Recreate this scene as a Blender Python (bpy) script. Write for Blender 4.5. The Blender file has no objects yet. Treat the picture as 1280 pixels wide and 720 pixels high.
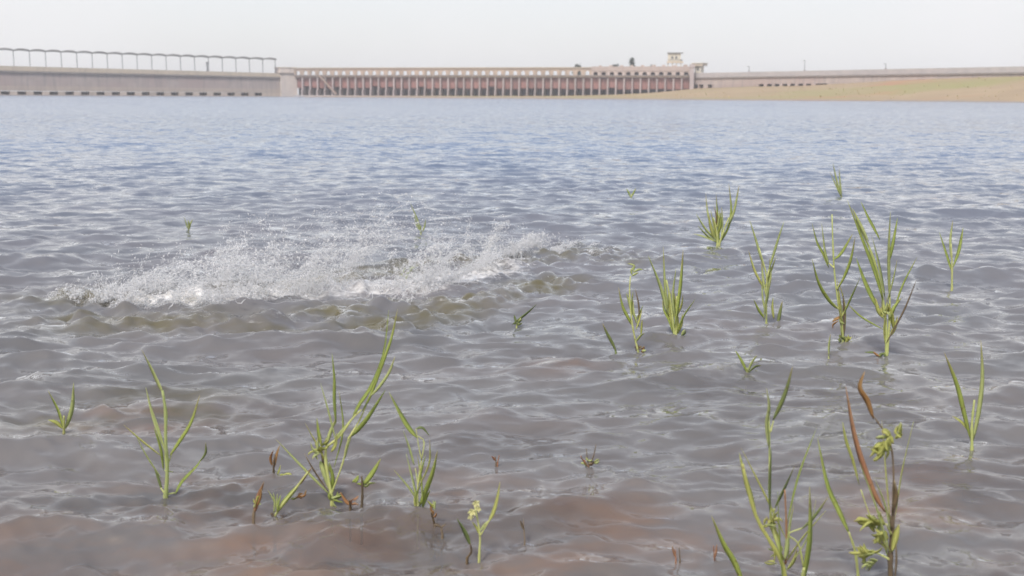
import bpy, bmesh, math, random
import numpy as np
from mathutils import Vector, Matrix, noise as mnoise

R = math.radians
random.seed(7)
rng = np.random.default_rng(11)
sc = bpy.context.scene
C = sc.collection

# ------------------------------------------------------------------ camera
CAM_H = 1.30
FPX = 1400.0                      # focal length in pixels of a 1280 px wide frame
DS = FPX / 1030.0                 # the dam lies this much farther for the longer lens
PITCH = math.atan((360 - 119.0) / FPX)
ROLL = R(0.33)
cam_d = bpy.data.cameras.new('camera')
cam = bpy.data.objects.new('camera', cam_d)
C.objects.link(cam)
cam_d.sensor_width = 36.0
cam_d.lens = 36.0 * FPX / 1280.0
cam_d.clip_start = 0.05
cam_d.clip_end = 6000
CAM_M = Matrix.Translation((0, 0, CAM_H)) @ Matrix.Rotation(R(90) - PITCH, 4, 'X') @ Matrix.Rotation(ROLL, 4, 'Z')
cam.matrix_world = CAM_M
cam_d.dof.use_dof = True
cam_d.dof.focus_distance = 5.6
cam_d.dof.aperture_fstop = 4.5
sc.camera = cam

# ------------------------------------------------------------------ sky, sun, exposure
SUN_EL, SUN_AZ = R(52), R(205)    # azimuth measured from +Y clockwise: behind the camera, to its left
w = bpy.data.worlds.new('World')
sc.world = w
w.use_nodes = True
wn, wl = w.node_tree.nodes, w.node_tree.links
for n in list(wn):
    wn.remove(n)
sky = wn.new('ShaderNodeTexSky')
sky.sky_type = 'NISHITA'
sky.sun_disc = False
sky.sun_elevation = SUN_EL
sky.sun_rotation = SUN_AZ
sky.dust_density = 3.0
sky.air_density = 1.0
sky.ozone_density = 1.0
# thin overcast: the blue is veiled by an even pale cloud layer with faint mottling
hs = wn.new('ShaderNodeHueSaturation')
hs.inputs['Saturation'].default_value = 1.35
hs.inputs['Value'].default_value = 1.9
wl.new(sky.outputs[0], hs.inputs['Color'])
tcs = wn.new('ShaderNodeTexCoord')
ns = wn.new('ShaderNodeTexNoise')
ns.inputs['Scale'].default_value = 2.2
ns.inputs['Detail'].default_value = 5
wl.new(tcs.outputs['Generated'], ns.inputs['Vector'])
mrs = wn.new('ShaderNodeMapRange')
mrs.inputs[1].default_value = 0.3
mrs.inputs[2].default_value = 0.7
mrs.inputs[3].default_value = 0.52
mrs.inputs[4].default_value = 0.72
wl.new(ns.outputs['Fac'], mrs.inputs[0])
mx = wn.new('ShaderNodeMix')
mx.data_type = 'RGBA'
sps = wn.new('ShaderNodeSeparateXYZ')
wl.new(tcs.outputs['Generated'], sps.inputs[0])
mre = wn.new('ShaderNodeMapRange')              # the haze veil thins towards the zenith
mre.interpolation_type = 'SMOOTHSTEP'
for i_, x_ in enumerate((0.03, 1.0, 1.5, 0.5)):
    mre.inputs[i_ + 1].default_value = x_
wl.new(sps.outputs['Z'], mre.inputs[0])
mmul = wn.new('ShaderNodeMath')
mmul.operation = 'MULTIPLY'
mmul.use_clamp = True
wl.new(mrs.outputs[0], mmul.inputs[0])
wl.new(mre.outputs[0], mmul.inputs[1])
wl.new(mmul.outputs[0], mx.inputs[0])
wl.new(hs.outputs[0], mx.inputs[6])
mx.inputs[7].default_value = (7.8, 7.75, 7.9, 1)
bg = wn.new('ShaderNodeBackground')
bg.inputs['Strength'].default_value = 0.10
wl.new(mx.outputs[2], bg.inputs['Color'])
wo = wn.new('ShaderNodeOutputWorld')
wl.new(bg.outputs[0], wo.inputs['Surface'])

sd = bpy.data.lights.new('sun', 'SUN')
sd.energy = 2.4
sd.angle = R(9)
sd.color = (1.0, 0.96, 0.90)
sun = bpy.data.objects.new('sun', sd)
C.objects.link(sun)
sdir = Vector((math.sin(SUN_AZ) * math.cos(SUN_EL), math.cos(SUN_AZ) * math.cos(SUN_EL), math.sin(SUN_EL)))
sun.rotation_euler = sdir.to_track_quat('Z', 'Y').to_euler()
sun.location = (0, -20, 40)

sc.view_settings.view_transform = 'Standard'
sc.view_settings.look = 'None'
sc.view_settings.exposure = 0.27
sc.view_settings.gamma = 1.0
sc.view_settings.use_curve_mapping = False
sc.render.engine = 'CYCLES'
sc.cycles.filter_width = 1.7
sc.cycles.max_bounces = 6
sc.cycles.transparent_max_bounces = 24
sc.cycles.caustics_reflective = False
sc.cycles.caustics_refractive = False


# ------------------------------------------------------------------ helpers
def ray(px, py):
    d = CAM_M.to_3x3() @ Vector(((px - 640) / FPX, (360 - py) / FPX, -1))
    return d


def on_water(px, py, z=0.0):
    d = ray(px, py)
    return Vector((0, 0, CAM_H)) + d * ((z - CAM_H) / d.z)


def at(px, py, Y):
    d = ray(px, py)
    return Vector((0, 0, CAM_H)) + d * (Y / d.y)


def tag(o, label=None, cat=None, group=None, kind=None):
    if label: o['label'] = label
    if cat: o['category'] = cat
    if group: o['group'] = group
    if kind: o['kind'] = kind
    return o


def empty(name, loc=(0, 0, 0), rz=0.0):
    o = bpy.data.objects.new(name, None)
    o.empty_display_size = 0.2
    C.objects.link(o)
    o.location = loc
    o.rotation_euler = (0, 0, rz)
    return o


class MB:
    def __init__(self):
        self.v, self.f = [], []

    def add(self, vs, fs):
        n = len(self.v)
        self.v += [tuple(p) for p in vs]
        self.f += [tuple(i + n for i in q) for q in fs]

    def box(self, x0, x1, y0, y1, z0, z1):
        self.add([(x0, y0, z0), (x1, y0, z0), (x1, y1, z0), (x0, y1, z0),
                  (x0, y0, z1), (x1, y0, z1), (x1, y1, z1), (x0, y1, z1)],
                 [(0, 3, 2, 1), (4, 5, 6, 7), (0, 1, 5, 4), (1, 2, 6, 5), (2, 3, 7, 6), (3, 0, 4, 7)])

    def prism_xz(self, prof, y0, y1):
        """closed outline in x,z extruded along y"""
        n = len(prof)
        vs = [(x, y0, z) for x, z in prof] + [(x, y1, z) for x, z in prof]
        fs = [tuple(range(n)), tuple(range(2 * n - 1, n - 1, -1))]
        fs += [(i, i + n, (i + 1) % n + n, (i + 1) % n) for i in range(n)]
        self.add(vs, fs)

    def tube(self, pts, rads, seg=6, cap=True):
        n0 = len(self.v)
        pts = [Vector(p) for p in pts]
        up = Vector((0.31, 0.9, 0.2)).normalized()
        for i, p in enumerate(pts):
            t = (pts[min(i + 1, len(pts) - 1)] - pts[max(i - 1, 0)])
            if t.length < 1e-9: t = Vector((0, 0, 1))
            t.normalize()
            a = t.cross(up)
            if a.length < 1e-4: a = t.cross(Vector((1, 0, 0)))
            a.normalize()
            b = t.cross(a)
            for k in range(seg):
                an = 2 * math.pi * k / seg
                self.v.append(tuple(p + (a * math.cos(an) + b * math.sin(an)) * rads[i]))
        for i in range(len(pts) - 1):
            for k in range(seg):
                k2 = (k + 1) % seg
                self.f.append((n0 + i * seg + k, n0 + i * seg + k2, n0 + (i + 1) * seg + k2, n0 + (i + 1) * seg + k))
        if cap:
            self.f.append(tuple(n0 + k for k in range(seg))[::-1])
            self.f.append(tuple(n0 + (len(pts) - 1) * seg + k for k in range(seg)))

    def mesh(self, name, mat, smooth=False):
        me = bpy.data.meshes.new(name)
        me.from_pydata(self.v, [], self.f)
        me.materials.append(mat)
        if smooth:
            me.polygons.foreach_set('use_smooth', [True] * len(me.polygons))
        me.update()
        return me

    def build(self, name, mat, parent=None, smooth=False):
        return link(name, self.mesh(name, mat, smooth), parent)


def link(name, me, parent=None, loc=None):
    o = bpy.data.objects.new(name, me)
    C.objects.link(o)
    if parent is not None: o.parent = parent
    if loc is not None: o.location = loc
    return o


# ------------------------------------------------------------------ materials
def new_mat(name):
    m = bpy.data.materials.new(name)
    m.use_nodes = True
    nt = m.node_tree
    for n in list(nt.nodes):
        nt.nodes.remove(n)
    out = nt.nodes.new('ShaderNodeOutputMaterial')
    return m, nt.nodes, nt.links, out


def noise(N, L, vec, scale, detail=4.0, rough=0.55, sx=(1, 1, 1)):
    mp = N.new('ShaderNodeMapping')
    mp.inputs['Scale'].default_value = sx
    L.new(vec, mp.inputs['Vector'])
    n = N.new('ShaderNodeTexNoise')
    n.inputs['Scale'].default_value = scale
    n.inputs['Detail'].default_value = detail
    n.inputs['Roughness'].default_value = rough
    L.new(mp.outputs[0], n.inputs['Vector'])
    return n


def mixc(N, L, fac, a, b):
    m = N.new('ShaderNodeMix')
    m.data_type = 'RGBA'
    for i, val in ((0, fac), (6, a), (7, b)):
        if hasattr(val, 'is_linked'): L.new(val, m.inputs[i])
        elif i == 0: m.inputs[0].default_value = val
        else: m.inputs[i].default_value = (*val, 1)
    return m.outputs[2]


def remap(N, L, val, a, b, c=0.0, d=1.0):
    m = N.new('ShaderNodeMapRange')
    L.new(val, m.inputs[0])
    for i, x in enumerate((a, b, c, d)):
        m.inputs[i + 1].default_value = x
    return m.outputs[0]


def math_n(N, L, op, a, b=None):
    m = N.new('ShaderNodeMath')
    m.operation = op
    for i, val in enumerate((a, b)):
        if val is None: continue
        if hasattr(val, 'is_linked'): L.new(val, m.inputs[i])
        else: m.inputs[i].default_value = val
    return m.outputs[0]


def rough_mat(name, c1, c2, c3=None, scale=0.4, sx=(1, 1, 1), rough=0.85, bump=0.0, stain=None):
    m, N, L, out = new_mat(name)
    tc = N.new('ShaderNodeTexCoord')
    n1 = noise(N, L, tc.outputs['Object'], scale, 6, 0.6, sx)
    col = mixc(N, L, remap(N, L, n1.outputs['Fac'], 0.35, 0.65), c1, c2)
    if c3:
        n2 = noise(N, L, tc.outputs['Object'], scale * 0.23, 3, 0.5, sx)
        col = mixc(N, L, remap(N, L, n2.outputs['Fac'], 0.45, 0.62), col, c3)
    if stain:                              # rain streaks running down the face
        n3 = noise(N, L, tc.outputs['Object'], 0.9, 4, 0.6, (1, 1, 0.07))
        col = mixc(N, L, remap(N, L, n3.outputs['Fac'], 0.5, 0.72, 0.0, 0.75), col, stain)
    p = N.new('ShaderNodeBsdfPrincipled')
    L.new(col, p.inputs['Base Color'])
    p.inputs['Roughness'].default_value = rough
    p.inputs['Specular IOR Level'].default_value = 0.25
    oi = N.new('ShaderNodeObjectInfo')                 # no two cast pieces weather alike
    hv = N.new('ShaderNodeHueSaturation')
    L.new(remap(N, L, oi.outputs['Random'], 0, 1, 0.84, 1.14), hv.inputs['Value'])
    L.new(col, hv.inputs['Color']); L.new(hv.outputs[0], p.inputs['Base Color'])
    if bump:
        b = N.new('ShaderNodeBump')
        b.inputs['Strength'].default_value = bump
        L.new(n1.outputs['Fac'], b.inputs['Height'])
        L.new(b.outputs[0], p.inputs['Normal'])
    L.new(p.outputs[0], out.inputs['Surface'])
    return m


M = {}
M['masonry'] = rough_mat('grey_stone_masonry', (0.36, 0.305, 0.28), (0.44, 0.375, 0.34), (0.39, 0.31, 0.285), 0.25, stain=(0.25, 0.22, 0.22))
M['coping'] = rough_mat('pale_coping', (0.50, 0.43, 0.34), (0.57, 0.49, 0.38), None, 0.3, stain=(0.38, 0.33, 0.27))
M['cornice'] = rough_mat('dark_cornice', (0.20, 0.175, 0.165), (0.26, 0.23, 0.21), None, 0.4)
M['lower'] = rough_mat('buff_lower_courses', (0.42, 0.35, 0.30), (0.48, 0.40, 0.33), None, 0.25, stain=(0.34, 0.28, 0.25))
M['pale'] = rough_mat('pale_render', (0.54, 0.47, 0.42), (0.60, 0.53, 0.47), None, 0.3, stain=(0.46, 0.40, 0.36))
M['pier'] = rough_mat('grey_pier_concrete', (0.36, 0.315, 0.31), (0.43, 0.375, 0.37), None, 0.3, stain=(0.29, 0.25, 0.25))
M['gate'] = rough_mat('faded_red_gate', (0.32, 0.15, 0.13), (0.36, 0.20, 0.18), (0.30, 0.185, 0.18), 0.22, stain=(0.20, 0.13, 0.13))
M['dark'] = rough_mat('shade_dark_concrete', (0.10, 0.085, 0.085), (0.14, 0.12, 0.115), None, 0.4)  # recess shade put into the base colour of walls behind the openings
M['arch'] = rough_mat('buff_arcade_stone', (0.40, 0.315, 0.25), (0.47, 0.37, 0.30), (0.40, 0.31, 0.27), 0.25)
M['pink'] = rough_mat('pinkish_render', (0.44, 0.365, 0.335), (0.50, 0.415, 0.375), None, 0.3)
M['plinth'] = rough_mat('grey_plinth', (0.33, 0.31, 0.31), (0.40, 0.37, 0.36), None, 0.3)
M['grey_metal'] = rough_mat('grey_painted_metal', (0.20, 0.20, 0.205), (0.26, 0.26, 0.26), None, 0.6, rough=0.6)
M['canopy'] = rough_mat('weathered_sheet_roof', (0.19, 0.185, 0.18), (0.26, 0.25, 0.23), None, 0.3, rough=0.7)
M['cream'] = rough_mat('cream_render', (0.62, 0.58, 0.48), (0.68, 0.64, 0.55), None, 0.5)
M['window'] = rough_mat('dark_window', (0.10, 0.11, 0.12), (0.14, 0.15, 0.16), None, 0.5, rough=0.3)
M['bank'] = rough_mat('dry_grass_bank', (0.34, 0.245, 0.145), (0.40, 0.30, 0.175), (0.31, 0.28, 0.11), 0.09, (0.5, 1, 1), bump=0.4)
def bank_mat():
    m = M['bank']; nt = m.node_tree; N, L = nt.nodes, nt.links
    p = [n for n in N if n.type == 'BSDF_PRINCIPLED'][0]
    src = p.inputs['Base Color'].links[0].from_socket
    g = N.new('ShaderNodeNewGeometry'); sp = N.new('ShaderNodeSeparateXYZ'); L.new(g.outputs['Position'], sp.inputs[0])
    tc = N.new('ShaderNodeTexCoord')
    n = noise(N, L, tc.outputs['Object'], 0.12, 5, 0.65, (0.6, 1, 1))
    h = math_n(N, L, 'ADD', sp.outputs['Z'], remap(N, L, n.outputs['Fac'], 0.3, 0.7, -0.3, 0.3))
    col = mixc(N, L, remap(N, L, h, 0.25, 0.6, 1.0, 0.0), src, (0.27, 0.225, 0.19))       # damp mud along the waterline
    n2 = noise(N, L, tc.outputs['Object'], 0.05, 4, 0.6, (0.5, 1, 1))
    col2 = mixc(N, L, remap(N, L, n2.outputs['Fac'], 0.56, 0.68, 0.0, 0.8), col, (0.38, 0.20, 0.11))
    L.new(col2, p.inputs['Base Color'])


bank_mat()
M['tuft'] = rough_mat('dry_tussock', (0.42, 0.34, 0.17), (0.36, 0.35, 0.14), (0.50, 0.37, 0.20), 0.6)
M['tree'] = rough_mat('tree_leaf', (0.04, 0.055, 0.035), (0.07, 0.09, 0.05), None, 0.5)
M['bark'] = rough_mat('bark', (0.10, 0.08, 0.06), (0.14, 0.11, 0.09), None, 1.0)
M['bed'] = rough_mat('lake_bed_mud', (0.42, 0.25, 0.16), (0.30, 0.21, 0.15), (0.56, 0.25, 0.13), 3.0, bump=0.3)


def leaf_mat(name, c1, c2, trans=0.45):
    m, N, L, out = new_mat(name)
    tc = N.new('ShaderNodeTexCoord')
    oi = N.new('ShaderNodeObjectInfo')
    n1 = noise(N, L, tc.outputs['Object'], 22, 3, 0.6)
    mf = math_n(N, L, 'MULTIPLY_ADD', oi.outputs['Random'], 0.5)
    N[-1].inputs[2].default_value = 0.0
    f = math_n(N, L, 'ADD', mf, remap(N, L, n1.outputs['Fac'], 0.3, 0.7, 0.0, 0.5))
    col = mixc(N, L, f, c1, c2)
    n2 = noise(N, L, tc.outputs['Object'], 60, 2, 0.5)          # little browned spots
    col = mixc(N, L, remap(N, L, n2.outputs['Fac'], 0.66, 0.74, 0.0, 0.6), col, (0.20, 0.14, 0.06))
    al = N.new('ShaderNodeAttribute'); al.attribute_name = 'along'          # withered tips
    col = mixc(N, L, math_n(N, L, 'MULTIPLY', remap(N, L, al.outputs['Fac'], 0.72, 0.98), remap(N, L, oi.outputs['Random'], 0.2, 0.9, 0.0, 0.9)), col, (0.42, 0.34, 0.18))
    p = N.new('ShaderNodeBsdfPrincipled')
    L.new(col, p.inputs['Base Color'])
    p.inputs['Roughness'].default_value = 0.6
    t = N.new('ShaderNodeBsdfTranslucent')
    L.new(col, t.inputs['Color'])
    ms = N.new('ShaderNodeMixShader')
    ms.inputs[0].default_value = trans
    L.new(p.outputs[0], ms.inputs[1])
    L.new(t.outputs[0], ms.inputs[2])
    L.new(ms.outputs[0], out.inputs['Surface'])
    return m


LM = {
    'g': leaf_mat('leaf_green', (0.336, 0.420, 0.101), (0.487, 0.554, 0.143)),
    'd': leaf_mat('leaf_dark_green', (0.185, 0.244, 0.084), (0.286, 0.336, 0.118)),
    'p': leaf_mat('leaf_pale_green', (0.462, 0.532, 0.210), (0.588, 0.630, 0.280)),
    'y': leaf_mat('leaf_yellow_green', (0.480, 0.516, 0.144), (0.600, 0.600, 0.204)),
    'r': leaf_mat('leaf_red_brown', (0.44, 0.21, 0.125), (0.50, 0.30, 0.16)),
    'o': leaf_mat('leaf_orange', (0.46, 0.22, 0.09), (0.44, 0.30, 0.12)),
    'b': leaf_mat('stem_brown', (0.10, 0.075, 0.045), (0.17, 0.12, 0.065), 0.05),
    's': leaf_mat('stem_green', (0.437, 0.504, 0.168), (0.605, 0.605, 0.235), 0.2),
    'f': leaf_mat('flower_cream', (0.60, 0.58, 0.30), (0.62, 0.60, 0.26), 0.3),
}


# ------------------------------------------------------------------ water waves
def bed_z(x, y):
    z = np.where(y < 60, -0.13 - 0.036 * y, -2.1)
    z = np.where(y < -12, 0.302, z)
    z = z + np.where(np.abs(y) < 60, 0.02 * np.sin(2.1 * x + 0.6 * y) * np.sin(1.7 * y - 0.4 * x) + 0.012 * np.sin(5.3 * x + 1.0) * np.sin(4.1 * y + 2.0), 0.0)
    return np.maximum(z, -2.1)


NW = 130
lam = np.exp(rng.uniform(np.log(0.05), np.log(1.2), NW))
kk = 2 * np.pi / lam
th = rng.normal(0.12, 0.62, NW)                       # travel direction around -Y
th = np.where(lam > 0.7, rng.normal(0.15, 0.30, NW), th)
kdx, kdy = np.sin(th), -np.cos(th)
ph = rng.uniform(0, 2 * np.pi, NW)
slope = 0.046 * (0.5 + 1.0 * rng.random(NW)) * np.clip((0.36 / lam) ** 0.6, 0.45, 1.0) * np.where(lam < 0.25, 1.12, 0.9)
amp = slope / kk
NT = 60                                               # churned water under the splash
lam_t = np.exp(rng.uniform(np.log(0.06), np.log(0.34), NT))
k_t = 2 * np.pi / lam_t
th_t = rng.uniform(0, 2 * np.pi, NT)
ph_t = rng.uniform(0, 2 * np.pi, NT)
amp_t = 0.125 * rng.uniform(0.5, 1.2, NT) / k_t

RIDGES = [  # pixel polylines on the water, height, half width
    ([(100, 400), (200, 400), (300, 404), (400, 397), (480, 384)], 0.03, 0.15),
    ([(470, 408), (540, 392), (610, 372), (700, 352)], 0.032, 0.13),
    ([(560, 330), (650, 322), (740, 312), (780, 322)], 0.024, 0.14),
    ([(100, 372), (240, 366), (360, 356), (470, 345), (580, 330)], 0.035, 0.20),
    ([(560, 545), (640, 520), (700, 500)], 0.030, 0.10),
    ([(640, 465), (690, 455), (740, 452)], 0.028, 0.10),
    ([(180, 585), (300, 570), (380, 560)], 0.028, 0.10),
    ([(760, 620), (850, 612), (960, 640)], 0.030, 0.12),
    ([(100, 520), (170, 505), (240, 510)], 0.040, 0.12),
]
SPLASH_AXIS = [on_water(*p) for p in [(110, 372), (180, 374), (260, 372), (340, 364), (430, 360), (520, 358), (590, 342), (660, 324), (740, 318)]]


def dist_poly(x, y, pts):
    best = np.full(x.shape, 1e9)
    par = np.zeros(x.shape)
    n = len(pts) - 1
    for i in range(n):
        ax, ay = pts[i].x, pts[i].y
        bx, by = pts[i + 1].x, pts[i + 1].y
        dx, dy = bx - ax, by - ay
        t = np.clip(((x - ax) * dx + (y - ay) * dy) / (dx * dx + dy * dy), 0, 1)
        d = np.hypot(x - ax - t * dx, y - ay - t * dy)
        u = d < best
        best = np.where(u, d, best)
        par = np.where(u, (i + t) / n, par)
    return best, par


STEMS = [on_water(*p) for p in ((207, 620), (415, 624), (452, 637), (343, 646), (317, 660), (343, 598), (523, 642), (544, 658), (553, 668), (584, 695), (599, 694), (656, 676), (736, 584), (770, 441), (798, 440), (843, 420),
                                 (958, 405), (934, 466), (1054, 431), (1108, 448))]
RP = [([on_water(*p) for p in pts], h, s) for pts, h, s in RIDGES]


def waves(x, y, spacing):
    dx = np.zeros_like(x); dy = np.zeros_like(x); dz = np.zeros_like(x)
    gust = 0.85 + 0.3 * np.sin(0.9 * x + 1.3 * np.sin(0.5 * y)) * np.sin(0.8 * y + 0.7 * np.sin(0.6 * x) + 1.0)
    # bend the crests so they do not run as straight lines
    wx = x + 0.10 * np.sin(1.9 * y + 0.8 * x) + 0.05 * np.sin(4.3 * y - 2.2 * x)
    wy = y + 0.10 * np.sin(1.5 * x - 0.7 * y) + 0.05 * np.sin(3.7 * x + 1.4 * y)
    for i in range(NW):
        wt = np.clip(lam[i] / (spacing * 2.5) - 1.0, 0, 1) * gust
        a = kk[i] * (kdx[i] * wx + kdy[i] * wy) + ph[i]
        c, s = np.cos(a), np.sin(a)
        dz += wt * amp[i] * (c + 0.05 * np.cos(2 * a))
        dx -= wt * 0.5 * amp[i] * kdx[i] * s
        dy -= wt * 0.5 * amp[i] * kdy[i] * s
    for q in STEMS:
        r_ = np.hypot(x - q.x, y - q.y)
        sel = r_ < 0.45
        if sel.any():
            dz[sel] += 0.0035 * np.exp(-r_[sel] / 0.13) * np.cos(2 * np.pi * r_[sel] / 0.075)
    for pts, h, s in RP:
        d, par = dist_poly(x, y, pts)
        endf = np.clip(np.minimum(par, 1 - par) * 5, 0, 1)
        dz += h * np.exp(-(d / s) ** 2) * (0.35 + 0.65 * endf) * (0.72 + 0.3 * np.sin(7 * x + 2 * y) + 0.25 * np.sin(13.1 * x - 5 * y + 1.3))
    d, par = dist_poly(x, y, SPLASH_AXIS)
    mask = np.exp(-(d / 0.50) ** 2)
    for pts, h, s in RP[:3]:
        d2, p2 = dist_poly(x, y, pts)
        mask = np.maximum(mask, 0.75 * np.exp(-(d2 / 0.45) ** 2))
    near = mask > 0.01
    if near.any():
        xx, yy = x[near], y[near]
        t = np.zeros_like(xx)
        for i in range(NT):
            t += amp_t[i] * np.sin(k_t[i] * (np.cos(th_t[i]) * xx + np.sin(th_t[i]) * yy) + ph_t[i])
        dz[near] += mask[near] * t
    return dx, dy, dz


def make_water():
    fine = np.arange(R(-35), R(35), 0.0017)
    coarse = np.linspace(R(35), R(325), 160)
    ang = np.concatenate([fine, coarse[1:-1]])
    na = len(ang)
    rr = [0.6]
    while rr[-1] < 1.4: rr.append(rr[-1] * 1.02)
    while rr[-1] < 80: rr.append(rr[-1] * 1.0042)
    while rr[-1] < 800: rr.append(rr[-1] * 1.025)
    rr = np.array(rr)
    nr = len(rr)
    A, Rr = np.meshgrid(ang, rr)
    x = Rr * np.sin(A); y = Rr * np.cos(A)
    sp = Rr * 0.0042
    sp = np.where(np.abs(A) > R(35), Rr * 0.032, sp)
    dx, dy, dz = waves(x, y, sp)
    v = np.stack([x + dx, y + dy, dz], -1).reshape(-1, 3)
    v = np.vstack([v, [[0, 0, 0]]]).astype(np.float32)
    idx = np.arange(nr * na).reshape(nr, na)
    a = idx[:-1, :]; b = np.roll(idx, -1, 1)[:-1, :]
    c = np.roll(idx, -1, 1)[1:, :]; d = idx[1:, :]
    quads = np.stack([a, b, c, d], -1).reshape(-1, 4).astype(np.int32)
    tris = np.stack([np.full(na, nr * na), np.roll(idx[0], -1), idx[0]], -1).astype(np.int32)
    me = bpy.data.meshes.new('water')
    nq, nt_ = len(quads), len(tris)
    me.vertices.add(len(v)); me.vertices.foreach_set('co', v.ravel())
    me.loops.add(nq * 4 + nt_ * 3)
    me.loops.foreach_set('vertex_index', np.concatenate([quads.ravel(), tris.ravel()]))
    me.polygons.add(nq + nt_)
    me.polygons.foreach_set('loop_start', np.concatenate([np.arange(nq) * 4, nq * 4 + np.arange(nt_) * 3]).astype(np.int32))
    me.update(calc_edges=True)
    me.polygons.foreach_set('use_smooth', np.ones(nq + nt_, bool))
    # foam lies where the splash has churned the surface
    dd, par = dist_poly(x, y, SPLASH_AXIS)
    fo = np.exp(-(dd / 0.46) ** 2) * np.clip(np.minimum(par * 6 + 0.25, (1 - par) * 3.5 + 0.2), 0, 1)
    for (pts, h, s) in RP[:4]:
        d2, p2 = dist_poly(x, y, pts)
        fo = np.maximum(fo, 0.55 * np.exp(-(d2 / 0.34) ** 2) * np.clip(np.minimum(p2, 1 - p2) * 4 + 0.1, 0, 1))
    fo = np.append(fo.ravel(), 0).astype(np.float32)
    at_ = me.attributes.new('foam', 'FLOAT', 'POINT')
    at_.data.foreach_set('value', fo)
    si = np.zeros(x.shape)
    for (pts, h, s) in RP[:4] + RP[8:9]:
        d2, p2 = dist_poly(x, y, pts)
        si = np.maximum(si, np.exp(-(d2 / (s * 2.0)) ** 2))
    si = np.append(np.clip(si * 1.15, 0, 1).ravel(), 0).astype(np.float32)
    as_ = me.attributes.new('silt', 'FLOAT', 'POINT')
    as_.data.foreach_set('value', si)
    cl = np.zeros(x.shape)
    for (px, py, rad) in ((207, 636, 0.32), (175, 525, 0.20), (410, 690, 0.22), (290, 705, 0.28), (555, 628, 0.26), (700, 456, 0.13), (815, 660, 0.27), (720, 708, 0.30),
                          (110, 690, 0.3), (470, 600, 0.14), (900, 690, 0.22), (1150, 640, 0.25)):
        q = on_water(px, py)
        cl = np.maximum(cl, np.exp(-((x - q.x) / (rad * 1.25)) ** 2 - ((y - q.y) / rad) ** 2))
    ac_ = me.attributes.new('clear', 'FLOAT', 'POINT')
    ac_.data.foreach_set('value', np.append(cl.ravel(), 0).astype(np.float32))
    me.validate()
    return me


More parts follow.
